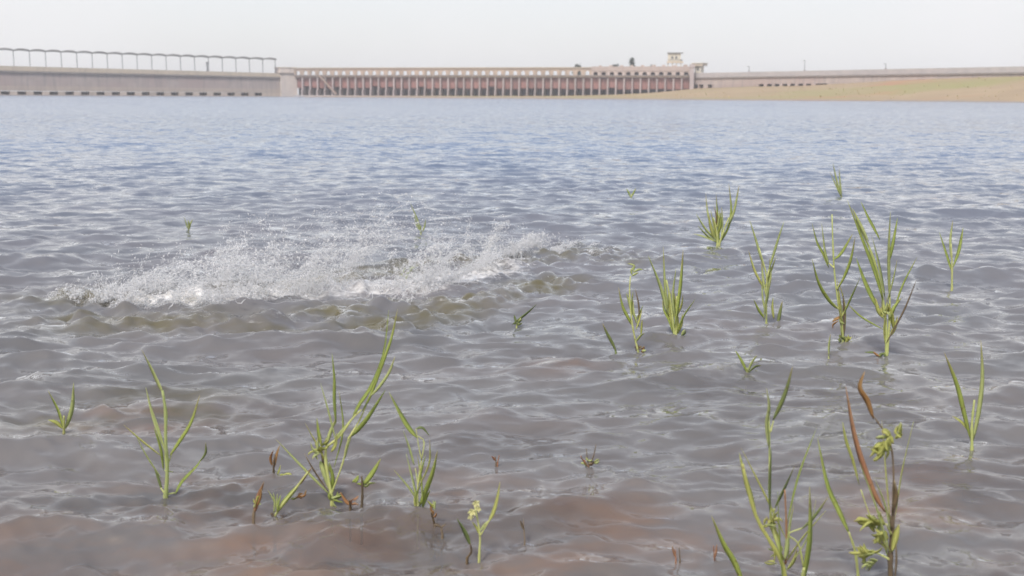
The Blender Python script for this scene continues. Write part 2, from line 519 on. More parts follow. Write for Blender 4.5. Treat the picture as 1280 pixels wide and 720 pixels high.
def water_mat():
    m, N, L, out = new_mat('lake_water')
    geo = N.new('ShaderNodeNewGeometry')
    pos = geo.outputs['Position']
    sep = N.new('ShaderNodeSeparateXYZ')
    L.new(pos, sep.inputs[0])
    Y = sep.outputs['Y']
    # random facet tilt: fine ripples close in, rougher chop out on the open lake
    def tilt(scale, sx, detail):
        n = noise(N, L, pos, scale, detail, 0.6, sx)
        s = N.new('ShaderNodeVectorMath'); s.operation = 'SUBTRACT'
        L.new(n.outputs['Color'], s.inputs[0]); s.inputs[1].default_value = (0.5, 0.5, 0.5)
        return s.outputs[0]
    def scaled(vec, fac):
        s = N.new('ShaderNodeVectorMath'); s.operation = 'SCALE'
        L.new(vec, s.inputs[0])
        if hasattr(fac, 'is_linked'): L.new(fac, s.inputs['Scale'])
        else: s.inputs['Scale'].default_value = fac
        return s.outputs[0]
    def addv(a, b):
        s = N.new('ShaderNodeVectorMath'); s.operation = 'ADD'
        L.new(a, s.inputs[0]); L.new(b, s.inputs[1]); return s.outputs[0]
    t1 = scaled(tilt(8.0, (0.45, 1, 1), 5), remap(N, L, Y, 3, 25, 1.25, 1.1))
    t2 = scaled(tilt(2.4, (0.45, 1, 1), 4), remap(N, L, Y, 8, 60, 0.0, 0.95))
    t3 = scaled(tilt(0.35, (0.35, 1, 1), 3), remap(N, L, Y, 40, 160, 0.0, 0.8))
    tt = addv(addv(t1, t2), t3)
    mu = N.new('ShaderNodeVectorMath'); mu.operation = 'MULTIPLY'
    L.new(tt, mu.inputs[0]); mu.inputs[1].default_value = (1, 1, 0)
    nn = addv(geo.outputs['Normal'], mu.outputs[0])
    nz = N.new('ShaderNodeVectorMath'); nz.operation = 'NORMALIZE'
    L.new(nn, nz.inputs[0])
    nrm = nz.outputs[0]
    fr = N.new('ShaderNodeFresnel'); fr.inputs['IOR'].default_value = 1.333
    L.new(nrm, fr.inputs['Normal'])
    gl = N.new('ShaderNodeBsdfGlossy')
    gl.inputs['Color'].default_value = (1, 1, 1, 1)
    L.new(remap(N, L, Y, 3, 80, 0.025, 0.16), gl.inputs['Roughness'])
    L.new(nrm, gl.inputs['Normal'])
    # body of the water: silty close in, tinted blue far out
    nb = noise(N, L, pos, 0.9, 3, 0.5, (0.7, 1, 1))
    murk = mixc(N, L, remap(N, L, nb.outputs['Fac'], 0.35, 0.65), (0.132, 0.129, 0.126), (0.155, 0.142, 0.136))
    murk = mixc(N, L, remap(N, L, Y, 5, 28), murk, (0.095, 0.145, 0.235))  # deep-water blue, with reflected sky also put into the colour
    sl = N.new('ShaderNodeAttribute'); sl.attribute_name = 'silt'      # churned-up silt round the splash
    nsl = noise(N, L, pos, 3.2, 4, 0.6, (0.5, 1, 1))
    murk = mixc(N, L, math_n(N, L, 'MULTIPLY', sl.outputs['Fac'], remap(N, L, nsl.outputs['Fac'], 0.38, 0.64, 0.0, 0.9)), murk, (0.105, 0.090, 0.040))
    cr = N.new('ShaderNodeAttribute'); cr.attribute_name = 'clear'     # red mud stirred up over the shallow spots
    ncr = noise(N, L, pos, 4.2, 4, 0.6, (0.5, 1, 1))
    murk = mixc(N, L, math_n(N, L, 'MULTIPLY', cr.outputs['Fac'], remap(N, L, ncr.outputs['Fac'], 0.40, 0.68, 0.0, 0.62)), murk, (0.25, 0.145, 0.085))
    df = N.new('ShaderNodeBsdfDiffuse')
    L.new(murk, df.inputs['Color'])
    tr = N.new('ShaderNodeBsdfTransparent')
    tr.inputs['Color'].default_value = (0.92, 0.84, 0.70, 1)
    body = N.new('ShaderNodeMixShader')
    npa = noise(N, L, pos, 1.15, 4, 0.6, (0.62, 1, 1))          # clearer and siltier patches
    clear = math_n(N, L, 'MULTIPLY', remap(N, L, Y, 3.0, 6.8, 1.0, 0.0), remap(N, L, npa.outputs['Fac'], 0.46, 0.64, 0.06, 0.60))
    ca = N.new('ShaderNodeAttribute'); ca.attribute_name = 'clear'
    clear = math_n(N, L, 'MAXIMUM', clear, math_n(N, L, 'MULTIPLY', ca.outputs['Fac'], remap(N, L, npa.outputs['Fac'], 0.34, 0.58, 0.05, 0.35)))
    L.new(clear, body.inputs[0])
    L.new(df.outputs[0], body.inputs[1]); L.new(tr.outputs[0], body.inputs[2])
    surf = N.new('ShaderNodeMixShader')
    L.new(fr.outputs[0], surf.inputs[0])
    L.new(body.outputs[0], surf.inputs[1]); L.new(gl.outputs[0], surf.inputs[2])
    # foam
    at_ = N.new('ShaderNodeAttribute'); at_.attribute_name = 'foam'
    nf = noise(N, L, pos, 15.0, 10, 0.80, (0.5, 1, 1))
    fsum = math_n(N, L, 'ADD', math_n(N, L, 'MULTIPLY', at_.outputs['Fac'], 0.50), nf.outputs['Fac'])
    ff = remap(N, L, fsum, 0.84, 1.10, 0.0, 0.85)
    fd = N.new('ShaderNodeBsdfDiffuse')
    fd.inputs['Color'].default_value = (0.80, 0.79, 0.77, 1)
    fin = N.new('ShaderNodeMixShader')
    L.new(ff, fin.inputs[0])
    L.new(surf.outputs[0], fin.inputs[1]); L.new(fd.outputs[0], fin.inputs[2])
    L.new(fin.outputs[0], out.inputs['Surface'])
    return m


wme = make_water()
wme.materials.append(water_mat())
tag(link('water', wme), kind='structure')


def height_grid(name, xs, ys, zf, mat, smooth=True):
    X, Yy = np.meshgrid(xs, ys)
    Z = zf(X, Yy)
    v = np.stack([X, Yy, Z], -1).reshape(-1, 3)
    nx = len(xs)
    f = [(j * nx + i, j * nx + i + 1, (j + 1) * nx + i + 1, (j + 1) * nx + i) for j in range(len(ys) - 1) for i in range(nx - 1)]
    mb = MB(); mb.v = [tuple(p) for p in v]; mb.f = f
    return mb.build(name, mat, smooth=smooth)


gx = np.concatenate([[-2500, -900, -300, -100, -40, -20], np.arange(-10, 10.01, 0.2), [20, 40, 100, 300, 900, 2500]])
gy = np.concatenate([[-2500, -600, -150, -60, -30, -20, -12, -8], np.arange(-5, 14, 0.2), [15, 20, 30, 45, 60, 100, 300, 700, 1300, 2500]])
tag(height_grid('ground', gx, gy, bed_z, M['bed']), kind='structure')

# ------------------------------------------------------------------ the dam
def frame(p0, p1):
    d = p1 - p0
    return math.atan2(d.y, d.x), math.hypot(d.x, d.y)


def flat(px, D):
    D *= DS
    p = at(px, 119, D)
    return Vector((p.x, p.y, 0))


DEEP = -4.0
# ---- left wall: local x runs from the spillway towards the left edge of the picture
A = flat(366, 405)
B = flat(160, 378)
rz, seg = frame(A, B)
# local +y must point away from the camera, so run the frame the other way and use negative x
rzl = rz + math.pi
LW = empty('dam_wall', (A.x, A.y, 0), rzl)
tag(LW, 'long grey dam wall with dark culverts at the waterline, under the row of canopies', 'dam wall')
Ltot = 190.0
SL = 0.9 / seg                                      # the crest climbs gently to the left


def sloped(mb, k=SL):
    mb.v = [(x, y, z + (max(0.0, z) / 11.0) * (-x) * k) for x, y, z in mb.v]
    return mb


m = MB(); m.box(-Ltot, 0, 0, 9, 3.6, 8.6); sloped(m).build('wall_body', M['masonry'], LW)
m = MB(); m.box(-Ltot, 0, -0.15, 9.1, 1.75, 3.6); sloped(m).build('lower_course', M['lower'], LW)
m = MB(); m.box(-Ltot, 0, -0.7, 9.2, 8.6, 9.3); sloped(m).build('cornice', M['cornice'], LW)
m = MB(); m.box(-Ltot, 0, -0.35, 0.35, 9.3, 11.0); sloped(m).build('parapet', M['coping'], LW)
m = MB(); m.box(-Ltot, 0, 0.35, 9.0, 9.3, 9.75); sloped(m).build('roadway', M['plinth'], LW)
m = MB(); m.box(-Ltot, 0, -0.2, 9, DEEP, 0.35); m.build('footing', M['lower'], LW)
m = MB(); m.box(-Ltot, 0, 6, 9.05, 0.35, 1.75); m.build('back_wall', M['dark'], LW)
# culvert openings: centres in the picture
bay = seg / ((366 - 160) / 17.45)
x_last = -(366 - 320.5) / (366 - 160) * seg
edges = []
for i in range(26):
    c = x_last - i * bay
    if c < -Ltot + 4: break
    edges.append((c - 1.75, c + 1.75))
pier_spans = [(edges[0][1], 0.0)] + [(edges[i + 1][1], edges[i][0]) for i in range(len(edges) - 1)] + [(-Ltot, edges[-1][0])]
pm = None
for i, (a, b) in enumerate(pier_spans):
    mm = MB(); mm.box(a, b, -0.1, 6, 0.35, 1.75)
    mm.build('pier', M['lower'], LW)

# ---- pale end block between the left wall and the spillway
EB = empty('end_block', (A.x, A.y, 0), rzl)
tag(EB, 'pale end block joining the long dam wall to the left end of the gated spillway', 'dam block')
eb0, eb1 = 0.02, 1.8
m = MB(); m.box(-6.2, eb1, -1.6, 8, DEEP, 10.7); m.build('wall_body', M['pale'], EB)
m = MB(); m.box(-6.5, eb1 + 0.0, -1.95, 8.2, 10.7, 11.3); m.build('cornice', M['cornice'], EB)
m = MB(); m.box(-6.2, eb1 - 0.02, -1.7, 8, 11.3, 13.6); m.build('parapet', M['pale'], EB)
m = MB(); m.box(-6.4, eb1, -1.9, 8.1, 13.6, 13.95); m.build('coping', M['coping'], EB)

# ---- spillway with its gates
S0 = flat(369, 404)
S1 = flat(862, 384)
rzs, Ls = frame(S0, S1)
SP = empty('spillway', (S0.x, S0.y, 0), rzs)
tag(SP, 'long gated spillway with faded red gates, pale piers and an arcade along its crest', 'spillway')
NB = 50
bw = Ls / NB
KS = 0.75 / Ls


def rise(x, z):
    return z + max(0.0, z) / 14.0 * x * KS


def sp_box(name, mat, x0, x1, y0, y1, z0, z1, nx=1):
    mm = MB(); mm.box(x0, x1, y0, y1, z0, z1)
    mm.v = [(x, y, rise(x, z)) for x, y, z in mm.v]
    return mm.build(name, mat, SP)


sp_box('plinth', M['plinth'], 0, Ls, -2.6, 9, DEEP, 0.75)
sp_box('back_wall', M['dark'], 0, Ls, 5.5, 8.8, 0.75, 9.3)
sp_box('lintel_beam', M['arch'], 0, Ls, -0.45, 5.2, 9.3, 10.05)
sp_box('walkway', M['plinth'], 0, Ls, -0.85, 6.0, 10.05, 10.3)
n_dark = 12                                          # the right-hand bays have a solid wall behind the arcade
sp_box('deck', M['arch'], 0, (NB - n_dark) * bw, -0.75, 5.2, 12.75, 13.35)
sp_box('coping', M['coping'], 0, (NB - n_dark) * bw, -0.95, -0.45, 13.35, 13.75)
xd = (NB - n_dark) * bw
sp_box('upper_wall', M['pink'], xd, Ls, -0.75, 5.2, 12.0, 14.0)
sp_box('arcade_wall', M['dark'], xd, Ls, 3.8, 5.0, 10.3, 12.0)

gm = MB(); gm.box(-bw / 2 + 0.36, bw / 2 - 0.36, 0.9, 1.3, 0, 5.0)
for q in range(4): gm.box(-bw / 2 + 0.5, bw / 2 - 0.5, 0.72, 0.9, 0.5 + q * 1.2, 0.72 + q * 1.2)
gate_me = gm.mesh('gate', M['gate'])
pmb = MB()
pmb.prism_xz([(-0.34, 0.74), (0.34, 0.74), (0.34, 9.3), (-0.34, 9.3)], -0.1, 5.5)
pmb.prism_xz([(-0.30, 0.74), (0.30, 0.74), (0.30, 3.4), (-0.30, 3.4)], -1.3, -0.1)
pier_me = pmb.mesh('pier', M['pier'])
hb = MB(); hb.box(-bw / 2 + 0.44, bw / 2 - 0.44, 0.4, 1.2, -0.01, 0.5)
sill_me = hb.mesh('gate_sill', M['plinth'])


def arch_mesh(mat, hw, spring, crown, top, name):
    """one bay of the arcade: a panel with a round-headed opening cut through it"""
    mb = MB()
    n = 8
    arc = [(hw * math.cos(math.pi * i / n), spring + (crown - spring) * math.sin(math.pi * i / n)) for i in range(n + 1)]
    y0, y1 = -0.4, 0.4
    for y, fl in ((y0, False), (y1, True)):
        for s in (1, -1):
            v = [(s * hw, y, 0), (s * bw / 2, y, 0), (s * bw / 2, y, spring), (s * hw, y, spring)]
            q = (0, 1, 2, 3) if (s > 0) != fl else (3, 2, 1, 0)
            mb.add(v, [q])
        outer = [(bw / 2 - (bw * i / n), top) for i in range(n + 1)]
        outer[0] = (bw / 2, top); outer[-1] = (-bw / 2, top)
        for i in range(n):
            o0, o1, a1, a0 = outer[i], outer[i + 1], arc[i + 1], arc[i]
            v = [(a0[0], y, a0[1]), (o0[0], y, o0[1]), (o1[0], y, o1[1]), (a1[0], y, a1[1])]
            mb.add(v, [(0, 1, 2, 3) if not fl else (3, 2, 1, 0)])
        for s in (1, -1):
            v = [(s * hw, y, spring), (s * bw / 2, y, spring), (s * bw / 2, y, top)]
            mb.add(v, [(0, 1, 2) if (s > 0) != fl else (2, 1, 0)])
    for i in range(n):
        a0, a1 = arc[i], arc[i + 1]
        mb.add([(a0[0], y0, a0[1]), (a1[0], y0, a1[1]), (a1[0], y1, a1[1]), (a0[0], y1, a0[1])], [(0, 1, 2, 3)])
    for s in (1, -1):
        mb.add([(s * hw, y0, 0), (s * hw, y0, spring), (s * hw, y1, spring), (s * hw, y1, 0)], [(0, 1, 2, 3) if s > 0 else (3, 2, 1, 0)])
    return mb.mesh(name, mat)


arch_open = arch_mesh(M['arch'], 0.92, 1.15, 1.95, 2.44, 'arch')
arch_low = arch_mesh(M['pink'], 1.0, 0.85, 1.35, 1.69, 'arch')
for i in range(NB):
    xc = (i + 0.5) * bw
    zs = xc * KS
    link('gate', gate_me, SP, (xc, 0.3, rise(xc, 4.25) + random.uniform(-0.25, 0.2) + (0.7 if random.random() < 0.12 else 0)))
    link('arch', arch_open if i < NB - n_dark else arch_low, SP, (xc, -0.2, rise(xc, 10.3) - (0 if i < NB - n_dark else 0.0)))
    if i:
        link('pier', pier_me, SP, (i * bw, 0, 0))
# stair running diagonally down the face near the left end
x_a = (403 - 369) / 493 * Ls; x_b = (425 - 369) / 493 * Ls
st = MB()
nst = 16
for i in range(nst):
    t0, t1 = i / nst, (i + 1) / nst
    st.box(x_a + (x_b - x_a) * t0, x_a + (x_b - x_a) * t1 + 0.05, -3.0, -1.7, 10.6 - 8.9 * t1 - 0.55, 10.6 - 8.9 * t1 + 0.25)
st.build('stair', M['arch'], SP)
m = MB()
m.box(Ls - 0.2, Ls + 1.7, -2.2, 6, 0.75, 14.2); m.box(Ls - 0.45, Ls + 1.95, -2.45, 6.2, 14.2, 15.6)
m.build('end_pier', M['pier'], SP)
# blocks standing along the coping of the right-hand bays
for k in range(9):
    xk = xd + (k + 0.7) * bw * 1.28
    if xk < Ls - 2:
        sp_box('coping_block', M['pink'], xk, xk + random.uniform(1.2, 2.0), -0.6, 0.6, 14.0, 14.0 + random.uniform(0.4, 0.8))

# ---- right wall
R0 = flat(866, 385)
R1 = flat(1120, 340)
rzr, segr = frame(R0, R1)
RW = empty('dam_wall', (R0.x, R0.y, 0), rzr)
tag(RW, 'grey dam wall rising above the dry grassy bank, with a few dark openings at its foot', 'dam wall')
RT = 175.0
KR = 0.9 / segr


def rw_box(name, mat, x0, x1, y0, y1, z0, z1):
    mm = MB(); mm.box(x0, x1, y0, y1, z0, z1)
    mm.v = [(x, y, z + max(0, z) / 11.5 * x * KR) for x, y, z in mm.v]
    return mm.build(name, mat, RW)


rw_box('wall_body', M['masonry'], 0, RT, 0, 9, 6.6, 9.3)
rw_box('cornice', M['cornice'], 0, RT, -0.6, 9.1, 9.3, 9.85)
rw_box('parapet', M['plinth'], 0, RT, -0.35, 0.35, 9.85, 11.75)
rw_box('roadway', M['plinth'], 0, RT, 0.35, 8.8, 9.85, 10.2)
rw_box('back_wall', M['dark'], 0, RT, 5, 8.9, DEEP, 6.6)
px_o = [866, 876, 887, 951, 961, 970.5, 980.5, 990, 1000, 1010, 1026]


def px_to_rx(px):
    lo, hi = 0.0, RT
    d = ray(px, 119); s = d.x / d.y
    p = R0.xy; u = Vector((math.cos(rzr), math.sin(rzr)))
    t = (s * p.y - p.x) / (u.x - s * u.y)
    return t


ed = []
for k, px in enumerate(px_o):
    c = px_to_rx(px)
    c = max(c, 1.4)
    hw = 1.15 if px != 1026 else 2.6
    ed.append((c - hw, c + hw))
spans = [(0.0, max(0.01, ed[0][0]))] + [(ed[i][1], ed[i + 1][0]) for i in range(len(ed) - 1)] + [(ed[-1][1], RT)]
for a, b in spans:
    if b - a > 0.05: rw_box('pier', M['masonry'], a, b, -0.05, 5, DEEP, 6.6)

# ---- dry bank in front of the dam
BPX = [380, 440, 520, 600, 700, 760, 800, 835, 870, 930, 1000, 1060, 1120, 1200, 1290, 1450]
BF = [350, 330, 318, 305, 298, 296, 294, 290, 288, 286, 284, 282, 282, 268, 250, 225]
BZ = [0.2, 0.55, 0.75, 0.85, 1.1, 1.7, 2.4, 3.4, 4.9, 5.6, 6.0, 7.0, 8.2, 9.0, 9.6, 10.2]


def dam_y(px):
    d = ray(px, 119); s = d.x / d.y
    if px < 866:
        p, u = S0.xy, Vector((math.cos(rzs), math.sin(rzs)))
    else:
        p, u = R0.xy, Vector((math.cos(rzr), math.sin(rzr)))
    t = (s * p.y - p.x) / (u.x - s * u.y)
    return p.y + u.y * t


bm_ = MB()
cols = np.linspace(380, 1450, 170)
rows = np.linspace(-0.12, 1.15, 40)
for r_ in rows:
    for cpx in cols:
        yf = DS * np.interp(cpx, BPX, BF) + 9 * mnoise.noise(Vector((cpx * 0.02, 3.1, 0))) + 5 * mnoise.noise(Vector((cpx * 0.11, 7.1, 0)))
        yb = dam_y(cpx)
        if cpx < 866: yb -= 1.6
        zb = np.interp(cpx, BPX, BZ)
        yy = yf + (yb - yf) * r_
        s = (ray(cpx, 119)); xx = s.x / s.y * yy
        tcl = max(0.0, min(1.0, r_))
        z = zb * (tcl ** 1.25 * 0.85 + 0.15 * math.sin(tcl * math.pi / 2)) if r_ > 0 else r_ * 8
        z += (0.18 * mnoise.noise(Vector((xx * 0.12, yy * 0.06, 1))) + 0.1 * mnoise.noise(Vector((xx * 0.5, yy * 0.3, 5)))) * min(1, zb / 2)
        if r_ > 1.0: z = zb + (r_ - 1) * 0.5
        bm_.v.append((xx, yy, z))
nc = len(cols)
bm_.f = [(j * nc + i, j * nc + i + 1, (j + 1) * nc + i + 1, (j + 1) * nc + i) for j in range(len(rows) - 1) for i in range(nc - 1)]
tag(bm_.build('bank', M['bank'], smooth=True), kind='structure')

tf = MB()
rt = random.Random(5)
bv = bm_.v
for k in range(900):
    j = rt.randrange(5, len(rows) - 6); i = rt.randrange(nc - 1)
    x, y, z = bv[j * nc + i]
    if z < 0.7 or mnoise.noise(Vector((x * 0.05, y * 0.03, 2))) < rt.uniform(-0.35, 0.3): continue
    x += rt.uniform(-2, 2); y += rt.uniform(-1, 1)
    s_ = rt.uniform(0.2, 0.6) * (2.2 if rt.random() < 0.04 else 1)
    for q in range(6):
        a_ = rt.uniform(0, 6.28); l_ = s_ * rt.uniform(0.6, 1.1)
        c_, n_ = math.cos(a_), math.sin(a_)
        tf.add([(x - n_ * 0.12, y + c_ * 0.12, z - 0.15), (x + n_ * 0.12, y - c_ * 0.12, z - 0.15), (x + c_ * l_ * 0.6, y + n_ * l_ * 0.6, z + l_ * 0.7), (x + c_ * l_ * 0.25 - n_ * 0.2, y + n_ * l_ * 0.25 + c_ * 0.2, z + l_ * 0.5)], [(0, 1, 2, 3)])
tag(tf.build('bank_grass', M['tuft']), 'rough dry grass tussocks scattered over the far bank', 'grass', kind='stuff')

# ---- row of canopies above the left wall
def lw_x(px):
    d = ray(px, 95); s = d.x / d.y
    p = A.xy; u = Vector((math.cos(rzl), math.sin(rzl)))
    return (s * p.y - p.x) / (u.x - s * u.y)


CN = empty('walkway_canopy', (A.x, A.y, 0), rzl)
tag(CN, 'row of scalloped grey canopy roofs on thin posts along the long dam wall', 'canopy')
x_end = lw_x(347.5)
cb = (lw_x(347.5) - lw_x(172)) / 10.1
top0 = 18.1
cmb = MB()
nseg = 8
prof_t = [(-cb / 2 + 0.15 + (cb - 0.3) * i / nseg, 0.55 * math.sin(math.pi * i / nseg) ** 0.7) for i in range(nseg + 1)]
prof = [(x, z) for x, z in prof_t] + [(x, z * 0.5 - 0.55) for x, z in prof_t[::-1]]
cmb.prism_xz(prof[::-1], -2.2, 2.2)
roof_me = cmb.mesh('roof_panel', M['canopy'])
bmb = MB(); bmb.box(-0.13, 0.13, -0.13, 0.13, 0, 7.6); bmb.box(-0.35, 0.35, -0.35, 0.35, 0, 0.35)
post_me = bmb.mesh('post', M['grey_metal'])
beam = MB()
for i in range(24):
    x = x_end - (i + 0.5) * cb
    if x < -Ltot + 4: break
    z = top0 + 0.9 * (-x) / seg * 1.25
    link('roof_panel', roof_me, CN, (x, 3.0, z - 0.4))
    xp = x_end - i * cb
    zp = 9.75 + 9.75 / 11.0 * (-xp) * SL - 0.03
    po = link('post', post_me, CN, (xp if i else xp - 0.3, 3.0, zp))
    po.scale = (1, 1, (top0 + 0.9 * (-xp) / seg * 1.25 - 0.45 - zp) / 7.6)

# ---- stone pillar standing on the left wall
xp = lw_x(259.5)
PL = empty('stone_pillar', (A.x + math.cos(rzl) * xp - math.sin(rzl) * -0.9 * 0, A.y + math.sin(rzl) * xp, 0), rzl)
tag(PL, 'narrow grey pillar standing on the long dam wall in front of the canopies', 'pillar')
zb_ = 11.0 + 11.0 / 11.0 * (-xp) * SL
m = MB(); m.box(-0.32, 0.32, -0.3, 0.3, zb_, zb_ + 3.6); m.build('shaft', M['grey_metal'], PL)
m = MB(); m.box(-0.45, 0.45, -0.42, 0.42, zb_ + 3.6, zb_ + 4.2); m.build('cap', M['grey_metal'], PL)

# ---- gate house on the spillway crest
def sp_x(px):
    d = ray(px, 90); s = d.x / d.y
    p = S0.xy; u = Vector((math.cos(rzs), math.sin(rzs)))
    return (s * p.y - p.x) / (u.x - s * u.y)


def on_sp(x, y, z):
    return (S0.x + math.cos(rzs) * x - math.sin(rzs) * y, S0.y + math.sin(rzs) * x + math.cos(rzs) * y, z)


gx0, gx1 = sp_x(833.5), sp_x(852)
zc = rise(gx0, 14.0)
GH = empty('gate_house', on_sp((gx0 + gx1) / 2, 2.4, zc), rzs)
tag(GH, 'small pinkish gate house raised on white legs above the right end of the spillway', 'gate house')
hw = (gx1 - gx0) / 2
m = MB(); m.box(-hw + 0.3, hw - 0.6, -1.8, 1.8, 2.3, 5.9); m.build('wall', M['cream'], GH)
m = MB(); m.box(-hw - 0.1, hw + 0.5, -2.4, 2.4, 5.9, 6.3); m.build('roof', M['grey_metal'], GH)
m = MB(); m.box(-hw - 0.1, hw + 0.6, -2.4, 2.4, 1.6, 2.3); m.build('floor_slab', M['coping'], GH)
for sx_ in (-1, -0.33, 0.33, 1):
    m = MB(); m.box(sx_ * (hw - 0.4) - 0.22, sx_ * (hw - 0.4) + 0.22, -1.7, -1.2, 0, 1.6); m.box(sx_ * (hw - 0.4) - 0.22, sx_ * (hw - 0.4) + 0.22, 1.2, 1.7, 0, 1.6)
    m.build('leg', M['cream'], GH)
for wx in (-1.5, 0.3):
    m = MB(); m.box(wx, wx + 0.9, -1.88, -1.7, 3.4, 4.6); m.build('window', M['window'], GH)
m = MB(); m.box(hw - 0.6, hw + 0.2, -2.3, -2.2, 2.3, 3.2); m.box(-hw, hw - 0.6, -2.32, -2.22, 2.9, 3.1)
m.build('railing', M['grey_metal'], GH)

tx0, tx1 = sp_x(868), sp_x(880)
TW = empty('lookout_tower', (at((868 + 880) / 2, 92, 388 * DS).x, 388 * DS, 9.5), rzr)
tag(TW, 'cream lookout tower with a wide flat grey cap, just right of the spillway end', 'tower')
m = MB(); m.box(-1.6, 1.6, -1.3, 1.3, 0, 5.6); m.build('wall', M['cream'], TW)
m = MB(); m.box(-2.7, 2.9, -2.2, 2.2, 5.6, 6.7); m.build('cap', M['coping'], TW)
m = MB(); m.box(-3.0, 3.2, -2.5, 2.5, 6.7, 7.0); m.build('roof', M['cream'], TW)
m = MB(); m.box(-0.5, 0.5, -1.36, -1.2, 3.4, 4.6); m.build('window', M['window'], TW)

# ---- lamp posts on the right wall
for px, hh, lab in ((1004, 4.3, 'tallest thin lamp post on the grey dam wall, above the row of dark openings'),
                    (935, 2.4, 'short faint lamp post on the grey dam wall near the lookout tower'),
                    (1105, 2.2, 'short lamp post on the grey dam wall above the greenest stretch of bank')):
    xr = px_to_rx(px)
    zz = 11.75 + 11.75 / 11.5 * xr * KR
    LP = empty('lamp_post', (R0.x + math.cos(rzr) * xr, R0.y + math.sin(rzr) * xr, zz), rzr)
    tag(LP, lab, 'lamp post', 'lamp posts on the right dam wall')
    m = MB(); m.tube([(0, 0, 0), (0, 0, hh * 0.5), (0, 0, hh)], [0.20, 0.15, 0.11], 6); m.build('pole', M['grey_metal'], LP)
    m = MB(); m.box(-0.9, 0.1, -0.14, 0.14, hh - 0.15, hh + 0.1); m.build('lamp_head', M['grey_metal'], LP)
    m = MB(); m.box(-0.3, 0.3, -0.3, 0.3, 0, 0.35); m.build('base', M['plinth'], LP)


# ---- trees behind the spillway
def tree(px, D, ztop, cw, label, conic=False):
    D *= DS
    p = at(px, 119, D)
    T = empty('tree', (p.x, p.y, -2.1))
    tag(T, label, 'tree', 'trees behind the dam')
    H = ztop + 2.1
    tm = MB()
    tm.tube([(0, 0, 0), (0.1, 0, H * 0.4), (-0.05, 0.05, H * 0.75), (0, 0, H * 0.93)], [0.42, 0.32, 0.17, 0.05], 8)
    for k in range(9):
        a = random.uniform(0, 6.28); z0 = H * random.uniform(0.5, 0.8); l_ = cw * random.uniform(0.5, 0.9)
        tm.tube([(0, 0, z0), (math.cos(a) * l_ * 0.5, math.sin(a) * l_ * 0.5, z0 + l_ * 0.35), (math.cos(a) * l_, math.sin(a) * l_, z0 + l_ * 0.6)], [0.13, 0.08, 0.03], 5)
    tm.build('trunk', M['bark'], T, True)
    cm = MB()
    for k in range(60):
        t = random.random() ** 0.8
        z0 = H * (0.5 + 0.47 * t)
        rad = cw * ((1 - t) ** 0.8 if conic else math.sin(math.pi * (0.12 + 0.8 * t)) ** 0.7)
        a = random.uniform(0, 6.28); rr_ = rad * random.uniform(0.2, 1.0)
        cx, cy = math.cos(a) * rr_, math.sin(a) * rr_
        for q in range(26):
            o = Vector((random.gauss(0, 0.42), random.gauss(0, 0.42), random.gauss(0, 0.36)))
            c = Vector((cx, cy, z0)) + o
            u = Vector((random.gauss(0, 1), random.gauss(0, 1), random.gauss(0, 1))).normalized()
            v = u.cross(Vector((random.gauss(0, 1), random.gauss(0, 1), random.gauss(0, 1)))).normalized()
            s1, s2 = random.uniform(0.22, 0.4), random.uniform(0.12, 0.2)
            cm.add([c - u * s1, c - v * s2, c + u * s1, c + v * s2], [(0, 1, 2, 3)])
    cm.build('crown', M['tree'], T)
    return T


tree(722, 412, 17.0, 2.4, 'small tree whose top just shows over the middle of the spillway crest')
tree(769, 418, 17.0, 3.2, 'low spreading treetop showing over the spillway crest, left of the pointed tree')
tree(789, 420, 20.2, 3.4, 'dark pointed tree rising behind the right half of the spillway', True)
tree(815, 420, 16.8, 2.8, 'low treetop showing over the spillway crest between pointed tree and gate house')


# ------------------------------------------------------------------ water plants
def smooth_path(pts, n):
    P = [Vector(p) for p in pts]
    if len(P) == 2:
        return [P[0].lerp(P[1], i / (n - 1)) for i in range(n)]
    E = [P[0] * 2 - P[1]] + P + [P[-1] * 2 - P[-2]]
    out = []
    m_ = len(P) - 1
    for i in range(n):
        u = i / (n - 1) * m_
        k = min(int(u), m_ - 1); t = u - k
        p0, p1, p2, p3 = E[k], E[k + 1], E[k + 2], E[k + 3]
        out.append(0.5 * ((2 * p1) + (p2 - p0) * t + (2 * p0 - 5 * p1 + 4 * p2 - p3) * t * t + (3 * p1 - p0 - 3 * p2 + p3) * t ** 3))
    return out


def blade_mb(path, width, twist, broad=0.35, fold=0.28):
    """a folded leaf with a midrib: four-sided cross section that narrows at both ends"""
    n = len(path)
    mb = MB()
    wv = []
    for i, p in enumerate(path):
        t = i / (n - 1)
        t2 = t ** (math.log(0.5) / math.log(broad))
        wv.append(max(0.10 * (1 - t), math.sin(math.pi * min(1, max(0, t2))) ** 0.75) * width * 0.5 + width * 0.02)
    for i, p in enumerate(path):
        tg = (path[min(i + 1, n - 1)] - path[max(i - 1, 0)]).normalized()
        side = tg.cross(Vector((0, -1, 0.15)))
        if side.length < 1e-3: side = Vector((1, 0, 0))
        side.normalize()
        nr = side.cross(tg).normalized()
        an = twist * (0.6 + 0.8 * i / n)
        s = side * math.cos(an) + nr * math.sin(an)
        k = nr * math.cos(an) - side * math.sin(an)
        w_ = wv[i]
        th_ = 0.0006 + 0.02 * w_
        mb.v += [tuple(p + s * w_ + k * w_ * fold), tuple(p + k * th_), tuple(p - s * w_ + k * w_ * fold), tuple(p - k * th_)]
    for i in range(n - 1):
        a, b = i * 4, (i + 1) * 4
        for q in range(4):
            q2 = (q + 1) % 4
            mb.f.append((a + q, a + q2, b + q2, b + q))
    mb.f.append((3, 2, 1, 0)); e = (n - 1) * 4; mb.f.append((e, e + 1, e + 2, e + 3))
    return mb


